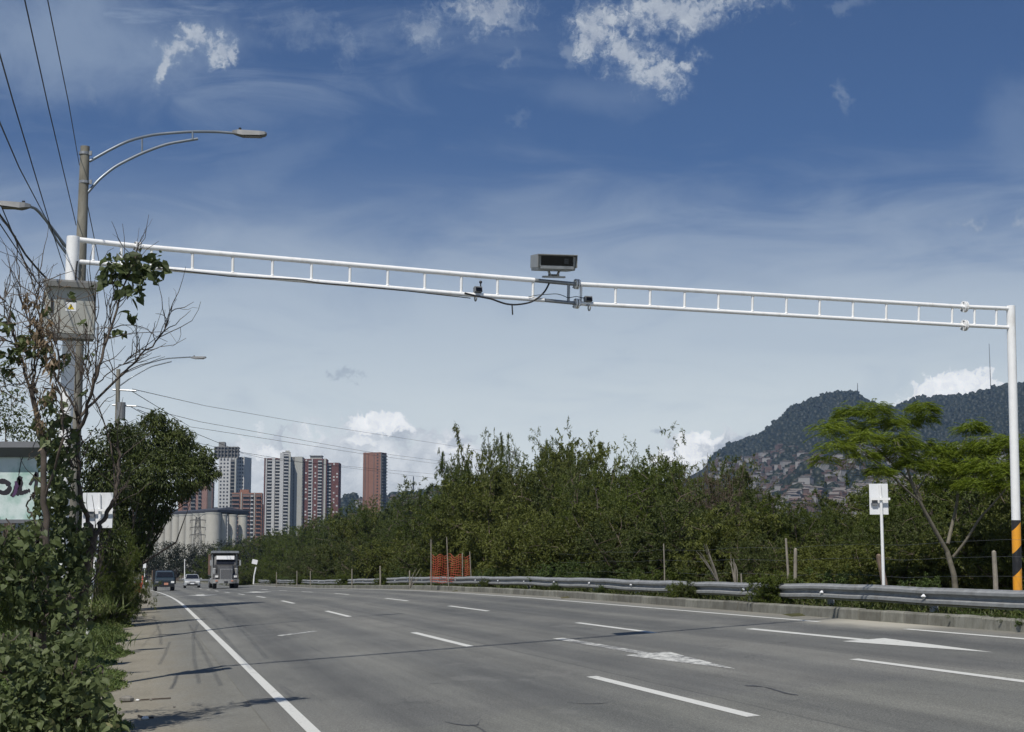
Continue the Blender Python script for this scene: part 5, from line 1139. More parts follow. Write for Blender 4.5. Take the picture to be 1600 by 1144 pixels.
def hills():
    pxs = np.concatenate([np.arange(-900, 1100, 40.0), np.arange(1100, 1660, 5.0), np.arange(1680, 2700, 40.0)]); Ys = np.concatenate([np.linspace(620, 3000, 60), np.linspace(3050, 5200, 14)])
    Pg, Yg = np.meshgrid(pxs, Ys, indexing='ij'); X = (Pg - 800) / 2520.0 * Yg; Z = hz(Pg, Yg)
    b = MB(); n, m = Pg.shape; i = np.arange(n - 1)[:, None] * m; j = np.arange(m - 1)[None]
    b.add(np.stack([X, Yg, Z], -1).reshape(-1, 3), np.stack([i + j, i + m + j, i + m + j + 1, i + j + 1], -1).reshape(-1, 4)); b.build('hills', 'hill_ground', smooth=True)['kind'] = 'structure'
    # woods covering the hills: one mass of crowns
    b = MB(); ico = []
    g = (1 + 5 ** .5) / 2
    iv = np.array([(-1, g, 0), (1, g, 0), (-1, -g, 0), (1, -g, 0), (0, -1, g), (0, 1, g), (0, -1, -g), (0, 1, -g), (g, 0, -1), (g, 0, 1), (-g, 0, -1), (-g, 0, 1)]) / 1.9
    fc = np.array([(0, 11, 5), (0, 5, 1), (0, 1, 7), (0, 7, 10), (0, 10, 11), (1, 5, 9), (5, 11, 4), (11, 10, 2), (10, 7, 6), (7, 1, 8), (3, 9, 4), (3, 4, 2), (3, 2, 6), (3, 6, 8), (3, 8, 9), (4, 9, 5), (2, 4, 11), (6, 2, 10), (8, 6, 7), (9, 8, 1)])
    N_ = 36000; px = np.concatenate([rng.uniform(1110, 1640, N_), rng.uniform(520, 800, 900)]); f = np.concatenate([rng.uniform(.25, 1.02, N_) ** .7, rng.uniform(.55, 1.01, 900)])
    Yr = np.where(px < 900, 2500, 3000); Y = 620 + f * (Yr - 620); Z = hz(px, Y); yy = HOR - Z / Y * 2520
    dens = np.where(px < 900, 1.0, np.where(yy < 705 + 10 * np.sin(px * .05), 1.0, 0.42))
    patch = np.sin(px * .045 + 2 * np.sin(Y * .004)) * np.sin(Y * .006 + px * .02)
    keep = (rng.random(len(px)) < dens * np.where(patch > .25, .5, 1.0)); px, Y, Z = px[keep], Y[keep], Z[keep]
    s = rng.uniform(2.2, 4.6, len(px)) * np.where(rng.random(len(px)) < .12, 1.7, 1) * np.where(f[keep] > .93, rng.uniform(.8, 1.15, len(px)), 1)
    C = np.stack([(px - 800) / 2520 * Y, Y, Z + s * .45], -1)
    V = C[:, None] + iv[None] * s[:, None, None] * np.stack([np.ones(len(px)), np.ones(len(px)), rng.uniform(.8, 1.35, len(px))], 1)[:, None] * rng.uniform(.55, 1.35, (len(px), 12, 1))
    Fq = (np.arange(len(px)) * 12)[:, None, None] + fc[None]
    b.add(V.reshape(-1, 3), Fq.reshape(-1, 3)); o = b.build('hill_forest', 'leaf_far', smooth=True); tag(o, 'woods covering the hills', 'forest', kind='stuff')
    # houses of the hillside town
    protos = []
    for (w_, d_, h_, mw, mr_) in ((9, 8, 6, 'house_brick', 'house_roof'), (11, 8, 8.5, 'house_brick', 'house_pale'), (8, 8, 5, 'house_pale', 'house_roof'), (12, 9, 9, 'house_white', 'house_pale'), (8, 7, 7, 'house_brick', 'house_brick')):
        b = MB(); b.box((0, 0, h_ / 2 - 2), (w_, d_, h_ + 4)); me = b.build('house', mw, link=False); me.materials.append(MATS[mr_])
        rb = MB(); rb.loft([[(-w_ / 2 - .4, -d_ / 2 - .5, h_), (-w_ / 2 - .4, d_ / 2 + .5, h_), (-w_ / 2 - .4, 0, h_ + 1.8)], [(w_ / 2 + .4, -d_ / 2 - .5, h_), (w_ / 2 + .4, d_ / 2 + .5, h_), (w_ / 2 + .4, 0, h_ + 1.8)]]); rm = rb.build('roof', mr_, link=False)
        wb = MB()
        for x in (-.28, .22): wb.box((x * w_, -d_ / 2 - .05, h_ * .5), (1.3, .1, 1.5))
        wm = wb.build('windows', 'win_dark', link=False)
        protos.append((me, rm, w_, d_, h_, mw))
    rest = {}; cnt = 0; tries = []
    for _ in range(9000):
        px = rng.uniform(1112, 1620) if rng.random() < .9 else rng.uniform(560, 720); Yr = 2500 if px < 900 else 3000
        f_ = rng.uniform(.12, .92); Y = 620 + f_ * (Yr - 620); z = float(hz(px, Y)); y = HOR - z / Y * 2520
        lim = 709 if px < 1310 else 698
        if px > 900 and (y < lim + 10 * math.sin(px * .06) or y > 800): continue
        if px < 900 and (y < 776 or y > 800): continue
        if math.sin(px * .07 + 3 * math.sin(Y * .005)) * math.sin(Y * .012) > .55: continue
        tries.append((Y, px, z))
        if len(tries) > 1700: break
    tries.sort()
    for i, (Y, px, z) in enumerate(tries):
        k = rng.integers(0, 5) if px < 1330 else rng.choice([0, 2, 3, 3, 4]); me, rm, w_, d_, h_, mw = protos[k]; x = (px - 800) / 2520 * Y; rz = rng.uniform(-.9, .9); s = rng.uniform(.6, 1.05)
        if i < 290:
            o = thing('house', 'small brick or plastered house in the town on the hillside behind the thicket', 'house', (x, Y, z), rz, 'hillside houses'); o.scale = (s, s, s)
            meshobj('wall', me, o); meshobj('roof', rm, o)
        else:
            rest.setdefault(mw, MB()).box((x, Y, z + h_ / 2 * s), (w_ * s, d_ * s, (h_ + 3) * s), rz)
            rest.setdefault('house_roof' if k in (0, 2) else 'house_pale', MB()).box((x, Y, z + (h_ + 1.9) * s), (w_ * s * 1.05, d_ * s * 1.05, .6), rz)
    root = None
    for q, mb in rest.items():
        o = mb.build('town_houses' if root is None else 'town_house_mass', q, root)
        if root is None: root = tag(o, 'mass of tiny brick houses higher on the hillside', 'houses', kind='stuff')
        else: o['kind'] = 'stuff'
hills()

# ------------------------------------------------------------------ vegetation
def unit_rows(a): return a / (np.linalg.norm(a, axis=1)[:, None] + 1e-9)
def polyl(p, d, L, n, curl, up=0.0):
    P = [np.array(p, float)]; d = np.array(d, float) / np.linalg.norm(d)
    for _ in range(n):
        d = d + rng.normal(0, curl, 3); d[2] += up; d /= np.linalg.norm(d); P.append(P[-1] + d * L / n)
    return np.array(P), d
def fronds(b, tips, dirs, n, fl, fw, droop=.25, leaflets=3, spread=1.0):
    """sprays of leaflets along twigs: tips (k,2,3) twig start/end."""
    S = tips[:, 0]; E_ = tips[:, 1]; k = len(S); t = rng.uniform(.1, 1.0, (k, n, 1)); P = (S[:, None] + (E_ - S)[:, None] * t).reshape(-1, 3)
    D = np.repeat(unit_rows(E_ - S), n, 0) + rng.normal(0, .75 * spread, (k * n, 3)); D[:, 2] -= droop * .6; D = unit_rows(D)
    for q in range(leaflets):
        f = q / max(1, leaflets); DD = unit_rows(D + rng.normal(0, .38, D.shape)); PP = P + D * fl * f * .9
        Nn = rng.normal(0, .5, D.shape) + (0, 0, 1); b.leaves(PP, DD, Nn, fl * rng.uniform(.6, 1.1, len(P)), fw * rng.uniform(.7, 1.2, len(P)), droop)
def make_shrub(seed, H, Rad, nst, nbr, ntw, nfr, fl, fw, stem_mat, leaf_mat, spike=.3, leaflets=3, droop=.2, low=.0):
    global rng
    rng = np.random.default_rng(seed)
    st = MB(); lf = MB(); tw = []
    for i in range(nst):
        a = rng.uniform(0, 2 * math.pi); lean = rng.uniform(.05, 1.0) ** .6; d = (math.cos(a) * lean * Rad * 1.05, math.sin(a) * lean * Rad * 1.05, H * rng.uniform(.72, 1.0) * math.sqrt(max(.05, 1 - .75 * lean ** 2)))
        L = np.linalg.norm(d) * rng.uniform(.8, 1.0); P, dd = polyl((rng.normal(0, .12 * Rad), rng.normal(0, .12 * Rad), -.05), d, L, 8, .10, -.02)
        st.tube(P, np.linspace(.035, .008, 9) * H / 3.5, 5, False)
        for j in range(nbr):
            f = rng.uniform(low + .12, 1.0); idx = f * 8; q = int(min(7, idx)); p = P[q] + (P[q + 1] - P[q]) * (idx - q)
            out = rng.normal(0, 1, 3); out[2] = abs(out[2]) * .4 + .1; bl = Rad * rng.uniform(.25, .50)
            Q, _ = polyl(p, out, bl, 4, .25, -.06)
            if j % 4 == 0: st.tube(Q, np.linspace(.012, .004, 5) * H / 3.5, 4, False)
            for k in range(ntw):
                g = rng.integers(1, 5); e = Q[g]; dd2 = rng.normal(0, 1, 3); dd2[2] += .15; dd2 /= np.linalg.norm(dd2)
                tw.append((e, e + dd2 * rng.uniform(.15, .42) * Rad * .5))
        if rng.random() < spike * .7:
            Q, _ = polyl(P[-1], unit_rows((P[-1] - P[-2])[None])[0] + rng.normal(0, .45, 3), H * rng.uniform(.08, .24), 4, .25); st.tube(Q, .006, 4, False)
            for g in range(4): tw.append((Q[g], Q[g + 1])); tw.append((Q[g], Q[g + 1]))
    T = np.array(tw); fronds(lf, T, None, nfr, fl, fw, droop, leaflets)
    sm = st.build('stems', stem_mat, link=False); lm = lf.build('foliage', leaf_mat, link=False)
    zz = np.quantile(T[:, 1, 2], .997)
    return sm, lm, float(zz)
SH = []
for k, (H, Rd) in enumerate(((4.0, 1.9), (4.2, 2.1), (3.6, 2.0), (4.0, 1.7))):
    SH.append(make_shrub(100 + k, H, Rd, 20, 17, 5, 13, .085, .024, 'bark_dark', 'leaf_thicket'))
SO = []
for k, (H, Rd) in enumerate(((3.6, 2.2), (3.4, 2.4), (3.8, 2.0))):
    SO.append(make_shrub(150 + k, H, Rd, 22, 17, 5, 8, .13, .045, 'bark', 'leaf_olive', spike=.2, leaflets=3, droop=.35))
SD = []
for k, (H, Rd) in enumerate(((3.0, 1.9), (3.2, 2.0), (2.8, 1.8))):
    SD.append(make_shrub(200 + k, H, Rd, 18, 16, 5, 13, .075, .024, 'bark', 'leaf_dull', spike=.5))
LOWS = []
for k in range(3):
    LOWS.append(make_shrub(300 + k, 1.1, .75, 18, 8, 4, 7, .07, .026, 'bark', ('leaf_herb', 'leaf_dull', 'leaf_thicket')[k], spike=.4))
rng = np.random.default_rng(11)
def shrub(proto, name, label, cat, x, y, z, sx, sz, group=None):
    sm, lm, H0 = proto; o = thing(name, label, cat, (x, y, z), rng.uniform(0, 6.28), group); o.scale = (sx, sx, sz)
    meshobj('stems', sm, o); meshobj('foliage', lm, o); return o
TOP = np.array([(330, 858), (360, 850), (390, 840), (420, 830), (450, 822), (480, 818), (500, 806), (530, 800), (560, 790), (600, 783), (640, 783), (670, 772), (690, 745), (715, 716), (750, 706), (780, 692), (800, 682), (825, 696), (860, 702), (900, 700), (935, 682), (960, 700), (1000, 712), (1050, 712), (1100, 716),
                (1140, 726), (1180, 742), (1210, 752), (1250, 762), (1290, 778), (1340, 770), (1400, 745), (1440, 720), (1500, 706), (1560, 700), (1640, 700), (1760, 700)], float)
def weedlab(px):
    nm = next(n for lim, n in ((560, 'far beyond the crooked white sign'), (740, 'around the orange net'), (950, 'right of the orange net'), (1180, 'near the pale dry canes'), (1340, 'near the two leaning stakes'), (1480, 'near the white sign post'), (9999, 'near the striped pole base')) if px < lim)
    return 'low weedy bush behind the guardrail ' + nm, 'bush'
def thicket():
    n = 0
    rows = [  # v range, px range, spacing in px at that place, height fraction of the profile
        (23, 30, 670, 1760, .62, 1.0, SH), (18.5, 22, 560, 1740, .55, .86, SH + SD + SO), (16.2, 17.8, 470, 1700, .55, .60, SD + SO)]
    for ri, (v0, v1, xa, xb, sp, hf, pro) in enumerate(rows):
        px = xa
        while px < xb:
            v = rng.uniform(v0, v1) + (2.0 if px > 1440 and ri > 0 else 0); u = uY(px, v); p = pos(u, v); Y = p[1]
            if Y > 190: px += 12; continue
            gz = float(surf(u, 14)) + .1; zt = HOR - np.interp(px, TOP[:, 0], TOP[:, 1]); zt = zt / 2520 * Y + EYE
            h = (zt - gz) * hf * rng.uniform(.90, 1.12)
            pr = pro[rng.integers(len(pro))] if ri else ((SH + SO)[rng.integers(6)] if px < 1120 else (SD + SH + SO)[rng.integers(9)])
            s = h / pr[2]; sx = min(s * 1.15, 1.5) if s > 1 else max(s, .75)
            if h < .6: px += 15; continue
            lab = {0: 'tall feathery green shrub in the back row of the thicket', 1: 'leafy green shrub in the middle of the thicket behind the guardrail', 2: 'dull green shrub at the front of the thicket just behind the guardrail'}[ri]
            place_ = next(nm for lim, nm in ((600, 'left of the orange net near the far guardrail'), (760, 'behind the orange net'), (880, 'just right of the orange net'), (1000, 'under the thin lone stake'), (1120, 'left of the brown dry shrubs'), (1220, 'below the hill town'), (1330, 'beside the two leaning stakes'), (1440, 'behind the white sign post'), (1560, 'under the umbrella tree'), (9999, 'near the right gantry pole')) if px < lim)
            lab = ('tall feathery back-row thicket shrub ', 'leafy middle-row thicket shrub ', 'dull green front-row thicket shrub ')[ri] + place_
            shrub(pr, 'thicket_shrub', lab, 'shrub', p[0], p[1], gz - .1, sx, s, ('thicket back row ', 'thicket middle row ', 'thicket front row ')[ri] + place_); n += 1
            px += sp * (1.9 * sx * 2) * 2520 / Y * .55
    # far belt along the curve and beyond the rail
    for (xa, xb, Ya, Yb, st, lab, grp) in ((385, 700, 190, 240, 15, 'distant green bush beyond the far guardrail', 'far bushes along the guardrail'), (330, 700, 260, 330, 15, 'distant tree crown below the apartment towers', 'far trees below the towers')):
        px = xa
        while px < xb:
            Y = rng.uniform(Ya, Yb); x = (px - 800) / 2520 * Y; zt = (HOR - np.interp(px, TOP[:, 0], TOP[:, 1])) / 2520 * Y + EYE; gz = -2.0
            h = (zt - gz) * (rng.uniform(.55, .8) if Ya < 200 else rng.uniform(.9, 1.0)); pr = (SH + SD)[rng.integers(7)]; s = h / pr[2]
            shrub(pr, 'far_bush', lab, 'bush', x, Y, gz, max(s, 1.5) * 1.1, s, grp); px += st * rng.uniform(.8, 1.3)
    # rail side growth between kerb and rail, and low weeds
    for i, (x, Y, s, q) in enumerate([(1205, 35.2, .80, 2), (1080, 41, .6, 1), (1060, 42, .5, 2), (600, 86, .9, 2), (540, 105, 1.0, 2), (470, 132, 1.1, 2), (430, 150, 1.1, 2), (1210, 34.6, .5, 2), (760, 62, .45, 1), (870, 51, .3, 0), (940, 47, .28, 0)]):
        v = 13.25; u = uY(x, v); p = P3(u, v, .15); shrub(LOWS[q], 'weed_bush', 'small bush growing through and over the guardrail', 'bush', p[0], p[1], p[2], s, s * .9, 'bushes growing through the guardrail')
    px = 360
    while px < 1700:
        v = rng.uniform(14.0, 15.8); u = uY(px, v); p = P3(u, v, .08); Y = p[1]; s = rng.uniform(.5, 1.05)
        if Y < 210: shrub(LOWS[rng.integers(3)], 'weed_bush', *weedlab(px), p[0], p[1], p[2], s * 1.3, s * (.45 if px > 1480 or 1350 < px < 1400 else 1), 'low weeds behind the guardrail ' + weedlab(px)[0][-12:])
        px += 0.85 * 2520 / Y * rng.uniform(.7, 1.3)
    for i, (x, s) in enumerate(((1510, .34), (1540, .30), (1568, .36), (1590, .30), (1612, .4), (1205, .2))):
        v = 12.95; u = uY(x, v); p = P3(u, v, .02); shrub(LOWS[(0, 0, 1)[i % 3]], 'weed_bush', 'small weed clump spilling over the kerb', 'bush', p[0], p[1], p[2], s, s * .7, 'weed clumps spilling over the kerb')
thicket()

def clump_crown(b, clumps, per, L, Wd, droop, dirdown=.6):
    for (c, r) in clumps:
        r = np.array(r); n = int(per * (r[0] * r[1] * r[2]) ** (2 / 3)); d = unit_rows(rng.normal(0, 1, (n, 3))); rad = rng.uniform(.35, 1.0, (n, 1)) ** .45
        ph = rng.uniform(0, 6.28, 3); nz = 1 + .22 * np.sin(d[:, :1] * 5 + ph[0]) * np.sin(d[:, 1:2] * 6 + ph[1]) + .12 * np.sin(d[:, 2:] * 11 + ph[2])
        P = np.array(c) + d * r * rad * nz
        D = d + rng.normal(0, .6, (n, 3)); D[:, 2] -= dirdown
        b.leaves(P, D, rng.normal(0, .6, (n, 3)) + (0, 0, 1), L * rng.uniform(.6, 1.2, n), Wd * rng.uniform(.7, 1.2, n), droop)
def left_trees():
    global rng; rng = np.random.default_rng(21)
    # dominant dark tree
    Y = 60.0
    def tree(name, lab, cat, clpx, base, Y, L, Wd, per, mat='leaf_dark', bark='bark_dark', limbs=True, dd=.9):
        O = W(base[0], base[1], Y); u, v = uv_of(O[0], O[1]); O[2] = float(surf(u, min(v, 14))) - .05
        t = thing(name, lab, cat, O); b = MB(); cl = []
        for (x, y, r, dy) in clpx: cl.append((W(x, y, Y + dy), (r * Y / 2520, r * Y / 2520, r * .8 * Y / 2520)))
        clump_crown(b, cl, per, L, Wd, .25, dd); b.build('crown', mat, t, O)
        b = MB(); top = np.mean([c for c, _ in cl], 0); fork = O + (top - O) * .35
        b.tube([O - (0, 0, .3), (O + fork) / 2 + (.1, 0, 0), fork], [.22 * Y / 60, .18 * Y / 60, .14 * Y / 60], 8)
        for c, r in cl:
            c = fork + (c - fork) * .75; mid = (fork + c) / 2 + rng.normal(0, .35, 3); b.tube([fork, mid, c], [.06 * Y / 60, .03 * Y / 60, .01], 5)
        b.build('trunk', bark, t, O); return t
    tree('broadleaf_tree', 'large dark drooping tree overhanging the left shoulder in front of the silos', 'tree',
         [(232, 690, 40, 0), (265, 700, 38, 1), (295, 712, 30, 1), (320, 735, 20, .5), (300, 745, 30, 0), (262, 742, 44, -1), (222, 740, 46, -1), (240, 782, 34, 0), (215, 800, 34, 1), (205, 760, 40, 1), (196, 700, 36, 1), (268, 670, 18, .5), (240, 660, 20, 0),
          (222, 830, 24, 0), (200, 840, 26, 0), (238, 812, 20, 0), (180, 760, 40, 1), (170, 810, 34, 1), (284, 770, 16, 0), (310, 722, 18, 0), (255, 805, 12, 0), (275, 690, 22, 0), (330, 745, 9, 0), (226, 855, 14, 0), (212, 868, 16, 0), (200, 885, 18, 0), (186, 870, 22, 0), (170, 890, 26, 0), (160, 915, 22, 0), (190, 908, 14, 0), (325, 712, 12, 0), (290, 680, 14, 0), (246, 650, 12, 0), (340, 738, 6, 0)], (185, 925), 62, .20, .055, 2600)
    tree('broadleaf_tree', 'olive green tree right behind the tall gantry pole on the left', 'tree',
         [(165, 700, 36, 0), (195, 685, 28, 0), (140, 720, 36, 0), (170, 750, 36, 0), (130, 770, 34, 0), (185, 668, 18, 0), (150, 800, 36, 0), (118, 830, 36, 0), (160, 850, 34, 0)], (150, 950), 46, .17, .05, 2200, 'leaf_dark')
    tree('slender_tree', 'light small-leaved tree rising behind the graffiti board at the left edge', 'tree',
         [(10, 650, 30, 0), (35, 665, 28, 0), (60, 680, 26, 0), (12, 605, 20, 0), (5, 690, 34, 0), (-25, 640, 40, 0), (88, 690, 22, 0), (30, 620, 12, 0), (8, 572, 12, 0), (-20, 580, 20, 0)], (-5, 900), 38, .10, .05, 1500, 'leaf_vine', 'bark', dd=.2)
    tree('broadleaf_tree', 'dark tree further along the shoulder above the round white signs', 'tree', [(198, 830, 22, 0), (214, 848, 20, 0), (190, 866, 20, 0), (210, 872, 18, 0), (225, 862, 12, 0)], (200, 905), 105, .2, .06, 1100)
    # trees in front of the silos and behind the vehicles
    for i, (x, y, r, Y, lab) in enumerate([(262, 862, 22, 300, 'domed tree in front of the silos behind the silver car'), (228, 872, 18, 290, 'low far tree above the motorcyclist'), (290, 866, 20, 310, 'far tree left of the dump truck in front of the silos'), (318, 864, 20, 320, 'far tree directly behind the dump truck cab'),
                                          (345, 858, 18, 330, 'far tree above the dump truck body'), (372, 858, 20, 300, 'far tree right of the dump truck'), (245, 880, 14, 270, 'far bushy tree behind the blue truck'), (275, 882, 12, 265, 'far bushy tree behind the silver car roof'), (305, 882, 12, 270, 'far bushy tree left of the truck mirrors'), (394, 866, 20, 250, 'far bushy tree behind the crooked white sign')]):
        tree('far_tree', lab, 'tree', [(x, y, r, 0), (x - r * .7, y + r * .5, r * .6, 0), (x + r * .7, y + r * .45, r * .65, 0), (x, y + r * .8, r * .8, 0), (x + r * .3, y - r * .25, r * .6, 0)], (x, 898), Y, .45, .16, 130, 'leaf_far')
    # umbrella tree on the right
    Y = 33.5; O = W(1495, 930, Y); u, v = uv_of(O[0], O[1]); O[2] = float(surf(u, 14)) + .05
    t = thing('feathery_tree', 'bright green feathery umbrella tree with pale forked trunk beside the right gantry pole', 'tree', O)
    def limb(pts, r0, r1, name='limb'):
        P = np.array([W(x, y, Y + d) for x, y, d in pts]); tt = np.linspace(0, 1, len(P)); q = np.linspace(0, 1, 14); P = np.stack([np.interp(q, tt, P[:, i]) for i in range(3)], 1)
        P[1:-1] = (P[:-2] + 2 * P[1:-1] + P[2:]) / 4; b = MB(); b.tube(P, np.linspace(r0, r1, 14), 7); return b.build(name, 'bark_pale', t, O, smooth=True)
    limb([(1496, 940, 0), (1492, 915, .05), (1491, 900, 0), (1485, 880, 0), (1480, 862, 0)], .068, .052, 'trunk')
    limb([(1480, 862, 0), (1462, 830, -.1), (1440, 790, -.3), (1424, 755, -.4), (1416, 725, -.5), (1402, 690, -.4)], .05, .018)
    limb([(1438, 785, -.3), (1410, 760, -.6), (1375, 725, -.9), (1340, 700, -1.0)], .025, .008)
    limb([(1424, 755, -.4), (1400, 730, 0), (1360, 690, .4), (1335, 660, .5)], .02, .008)
    limb([(1481, 850, 0), (1490, 810, .2), (1497, 780, .3), (1496, 750, .4), (1502, 700, .4), (1512, 682, .4)], .042, .012)
    limb([(1490, 870, 0), (1510, 845, -.2), (1530, 810, -.4), (1545, 795, -.6), (1575, 760, -.8), (1600, 735, -.8)], .035, .010)
    limb([(1432, 768, -.3), (1450, 740, 0), (1470, 720, .2)], .016, .006); limb([(1498, 775, .3), (1520, 790, .5), (1530, 798, .4)], .012, .006)
    b = MB()
    pads = [(1292, 676, 22, 10, -.8), (1305, 700, 24, 8, -1), (1290, 722, 16, 7, -.6), (1335, 650, 26, 9, .4), (1320, 672, 28, 10, .2), (1362, 643, 24, 9, 0), (1380, 665, 30, 10, 0), (1350, 690, 30, 9, -.6), (1345, 715, 22, 8, -.9), (1400, 690, 28, 9, -.5), (1410, 662, 22, 8, .6), (1441, 641, 19, 7, .5), (1446, 655, 12, 6, .5), (1400, 712, 26, 8, -.2),
            (1440, 700, 24, 8, .4), (1515, 672, 22, 8, .5), (1470, 712, 30, 9, .3), (1455, 732, 26, 8, .0), (1510, 708, 34, 10, .4), (1550, 700, 34, 11, .2), (1585, 705, 30, 12, -.3), (1500, 735, 32, 9, .1), (1540, 735, 36, 11, -.3), (1580, 740, 34, 11, -.7), (1525, 760, 26, 8, -.5), (1570, 765, 26, 9, -.8), (1480, 760, 20, 6, .3), (1610, 720, 30, 14, -.4), (1425, 727, 20, 7, -.3), (1375, 740, 16, 6, -.8)]
    for (x, y, rx, ry, d) in pads:
        c = W(x, y, Y + d); ax_ = rx * Y / 2520; az_ = ry * Y / 2520; n = int(rx * 13)
        th_ = rng.uniform(0, 6.28, n); rr = np.sqrt(rng.uniform(0, 1, n)); Pc = c + np.stack([np.cos(th_) * rr * ax_, np.sin(th_) * rr * ax_, az_ * (1 - rr ** 2) * 1.4 + rng.normal(0, az_ * .5, n)], 1); kp = rng.random(n) < .55 + .45 * np.sin(Pc[:, 0] * 7 + Pc[:, 1] * 5 + x); Pc = Pc[kp]; th_ = th_[kp]; n = len(Pc)
        Dd = np.stack([np.cos(th_ + rng.normal(0, .5, n)), np.sin(th_ + rng.normal(0, .5, n)), rng.normal(-.12, .25, n)], 1); Dd = unit_rows(Dd)
        sd = unit_rows(np.cross(Dd, (0, 0, 1.0)))
        for k in range(7):
            for s in (-1, 1):
                PP = Pc + Dd * (.03 + k * .030) - np.array([0, 0, 1.]) * (k * k * .0012); b.leaves(PP, Dd * .35 + sd * s, np.tile((0, 0, 1.0), (n, 1)) + rng.normal(0, .2, (n, 3)), (.075 - abs(k - 3) * .008), .020, .25)
    b.build('crown', 'leaf_bright', t, O)
    # twiggy dry stuff under its crown
    b = MB()
    for _ in range(60):
        p = W(rng.uniform(1320, 1420), rng.uniform(700, 745), Y + rng.uniform(-.6, .6)); Q, _d = polyl(p, rng.normal(0, 1, 3), rng.uniform(.3, .7), 4, .3); b.tube(Q, .005, 3, False)
    b.build('dry_twigs', 'bark_pale', t, O)
    # dead brown sprays over the thicket near the middle
    for i, (x, y, Y) in enumerate(((1108, 712, 66), (1128, 716, 65), (1092, 719, 68), (1145, 722, 66))):
        O = W(x, 760, Y); u, v = uv_of(O[0], O[1]); gz = float(surf(u, 14)); O[2] = gz; t = thing('dead_shrub', 'brown seeded dry shrub rising at the top of the thicket left of the hill town', 'shrub', O, 0, 'brown dry shrubs in the thicket')
        b = MB(); f = MB(); tw = []
        for _ in range(16):
            Q, _d = polyl(O, (rng.normal(0, .16), rng.normal(0, .16), 1), (W(x, y, Y)[2] - gz) * rng.uniform(.8, 1.05), 6, .06); b.tube(Q, np.linspace(.02, .004, 7), 4, False)
            for g in range(3, 6):
                for _k in range(5): tw.append((Q[g], Q[g] + rng.normal(0, .22, 3) + (0, 0, .15)))
        fronds(f, np.array(tw), None, 6, .08, .02, .5, 2); b.build('stems', 'bark', t, O); f.build('seed_pods', 'leaf_brown', t, O)
    # pale bare canes leaning out of the thicket
    for (x0, y0, x1, y1, Y, k, lab) in ((1125, 905, 1100, 848, 40, 9, 'fan of pale dry grass canes behind the guardrail'), (1150, 905, 1145, 858, 41, 7, 'small fan of thin pale dry canes behind the guardrail'), (640, 905, 655, 885, 70, 6, 'distant dry reeds behind the guardrail'), (1205, 735, 1212, 700, 39, 0, '')):
        if k == 0: continue
        O = W(x0, y0 + 15, Y); t = MB()
        for _ in range(k):
            e = W(x1 + rng.normal(0, 9), y1 + rng.uniform(0, 22), Y + rng.normal(0, .3)); Q = arcpts(O, (O + e) / 2 + (rng.normal(0, .05), 0, .15), e, 8); t.tube(Q, np.linspace(.016, .004, 8), 4, False)
        o = t.build('dry_canes', 'wood_grey', origin=O); o.location = tuple(O); tag(o, lab, 'plant')
left_trees()

def smooth_line(pts, n=20):
    P = np.array(pts, float); tt = np.linspace(0, 1, len(P)); q = np.linspace(0, 1, n); P = np.stack([np.interp(q, tt, P[:, i]) for i in range(3)], 1)
    for _ in range(2): P[1:-1] = (P[:-2] + 2 * P[1:-1] + P[2:]) / 4
    P[1:-1] += rng.normal(0, .008, P[1:-1].shape); return P
def heart_cluster(b, P, L, down=.5, spread=1.0):
    n = len(P); h_ = n // 3; b.leaves(P[:h_] + rng.normal(0, .05, (h_, 3)), rng.normal(0, 1, (h_, 3)) - (0, 0, .5), rng.normal(0, 1, (h_, 3)), L * rng.uniform(.4, .9, h_), L * rng.uniform(.2, .4, h_), .3); D = rng.normal(0, spread, (n, 3)); D[:, 2] -= down; b.hearts(P, D, rng.normal(0, .75, (n, 3)) + (0, -.35, .8), L * rng.uniform(.40, 1.3, n), rng.uniform(.05, .25, (n, 1)))
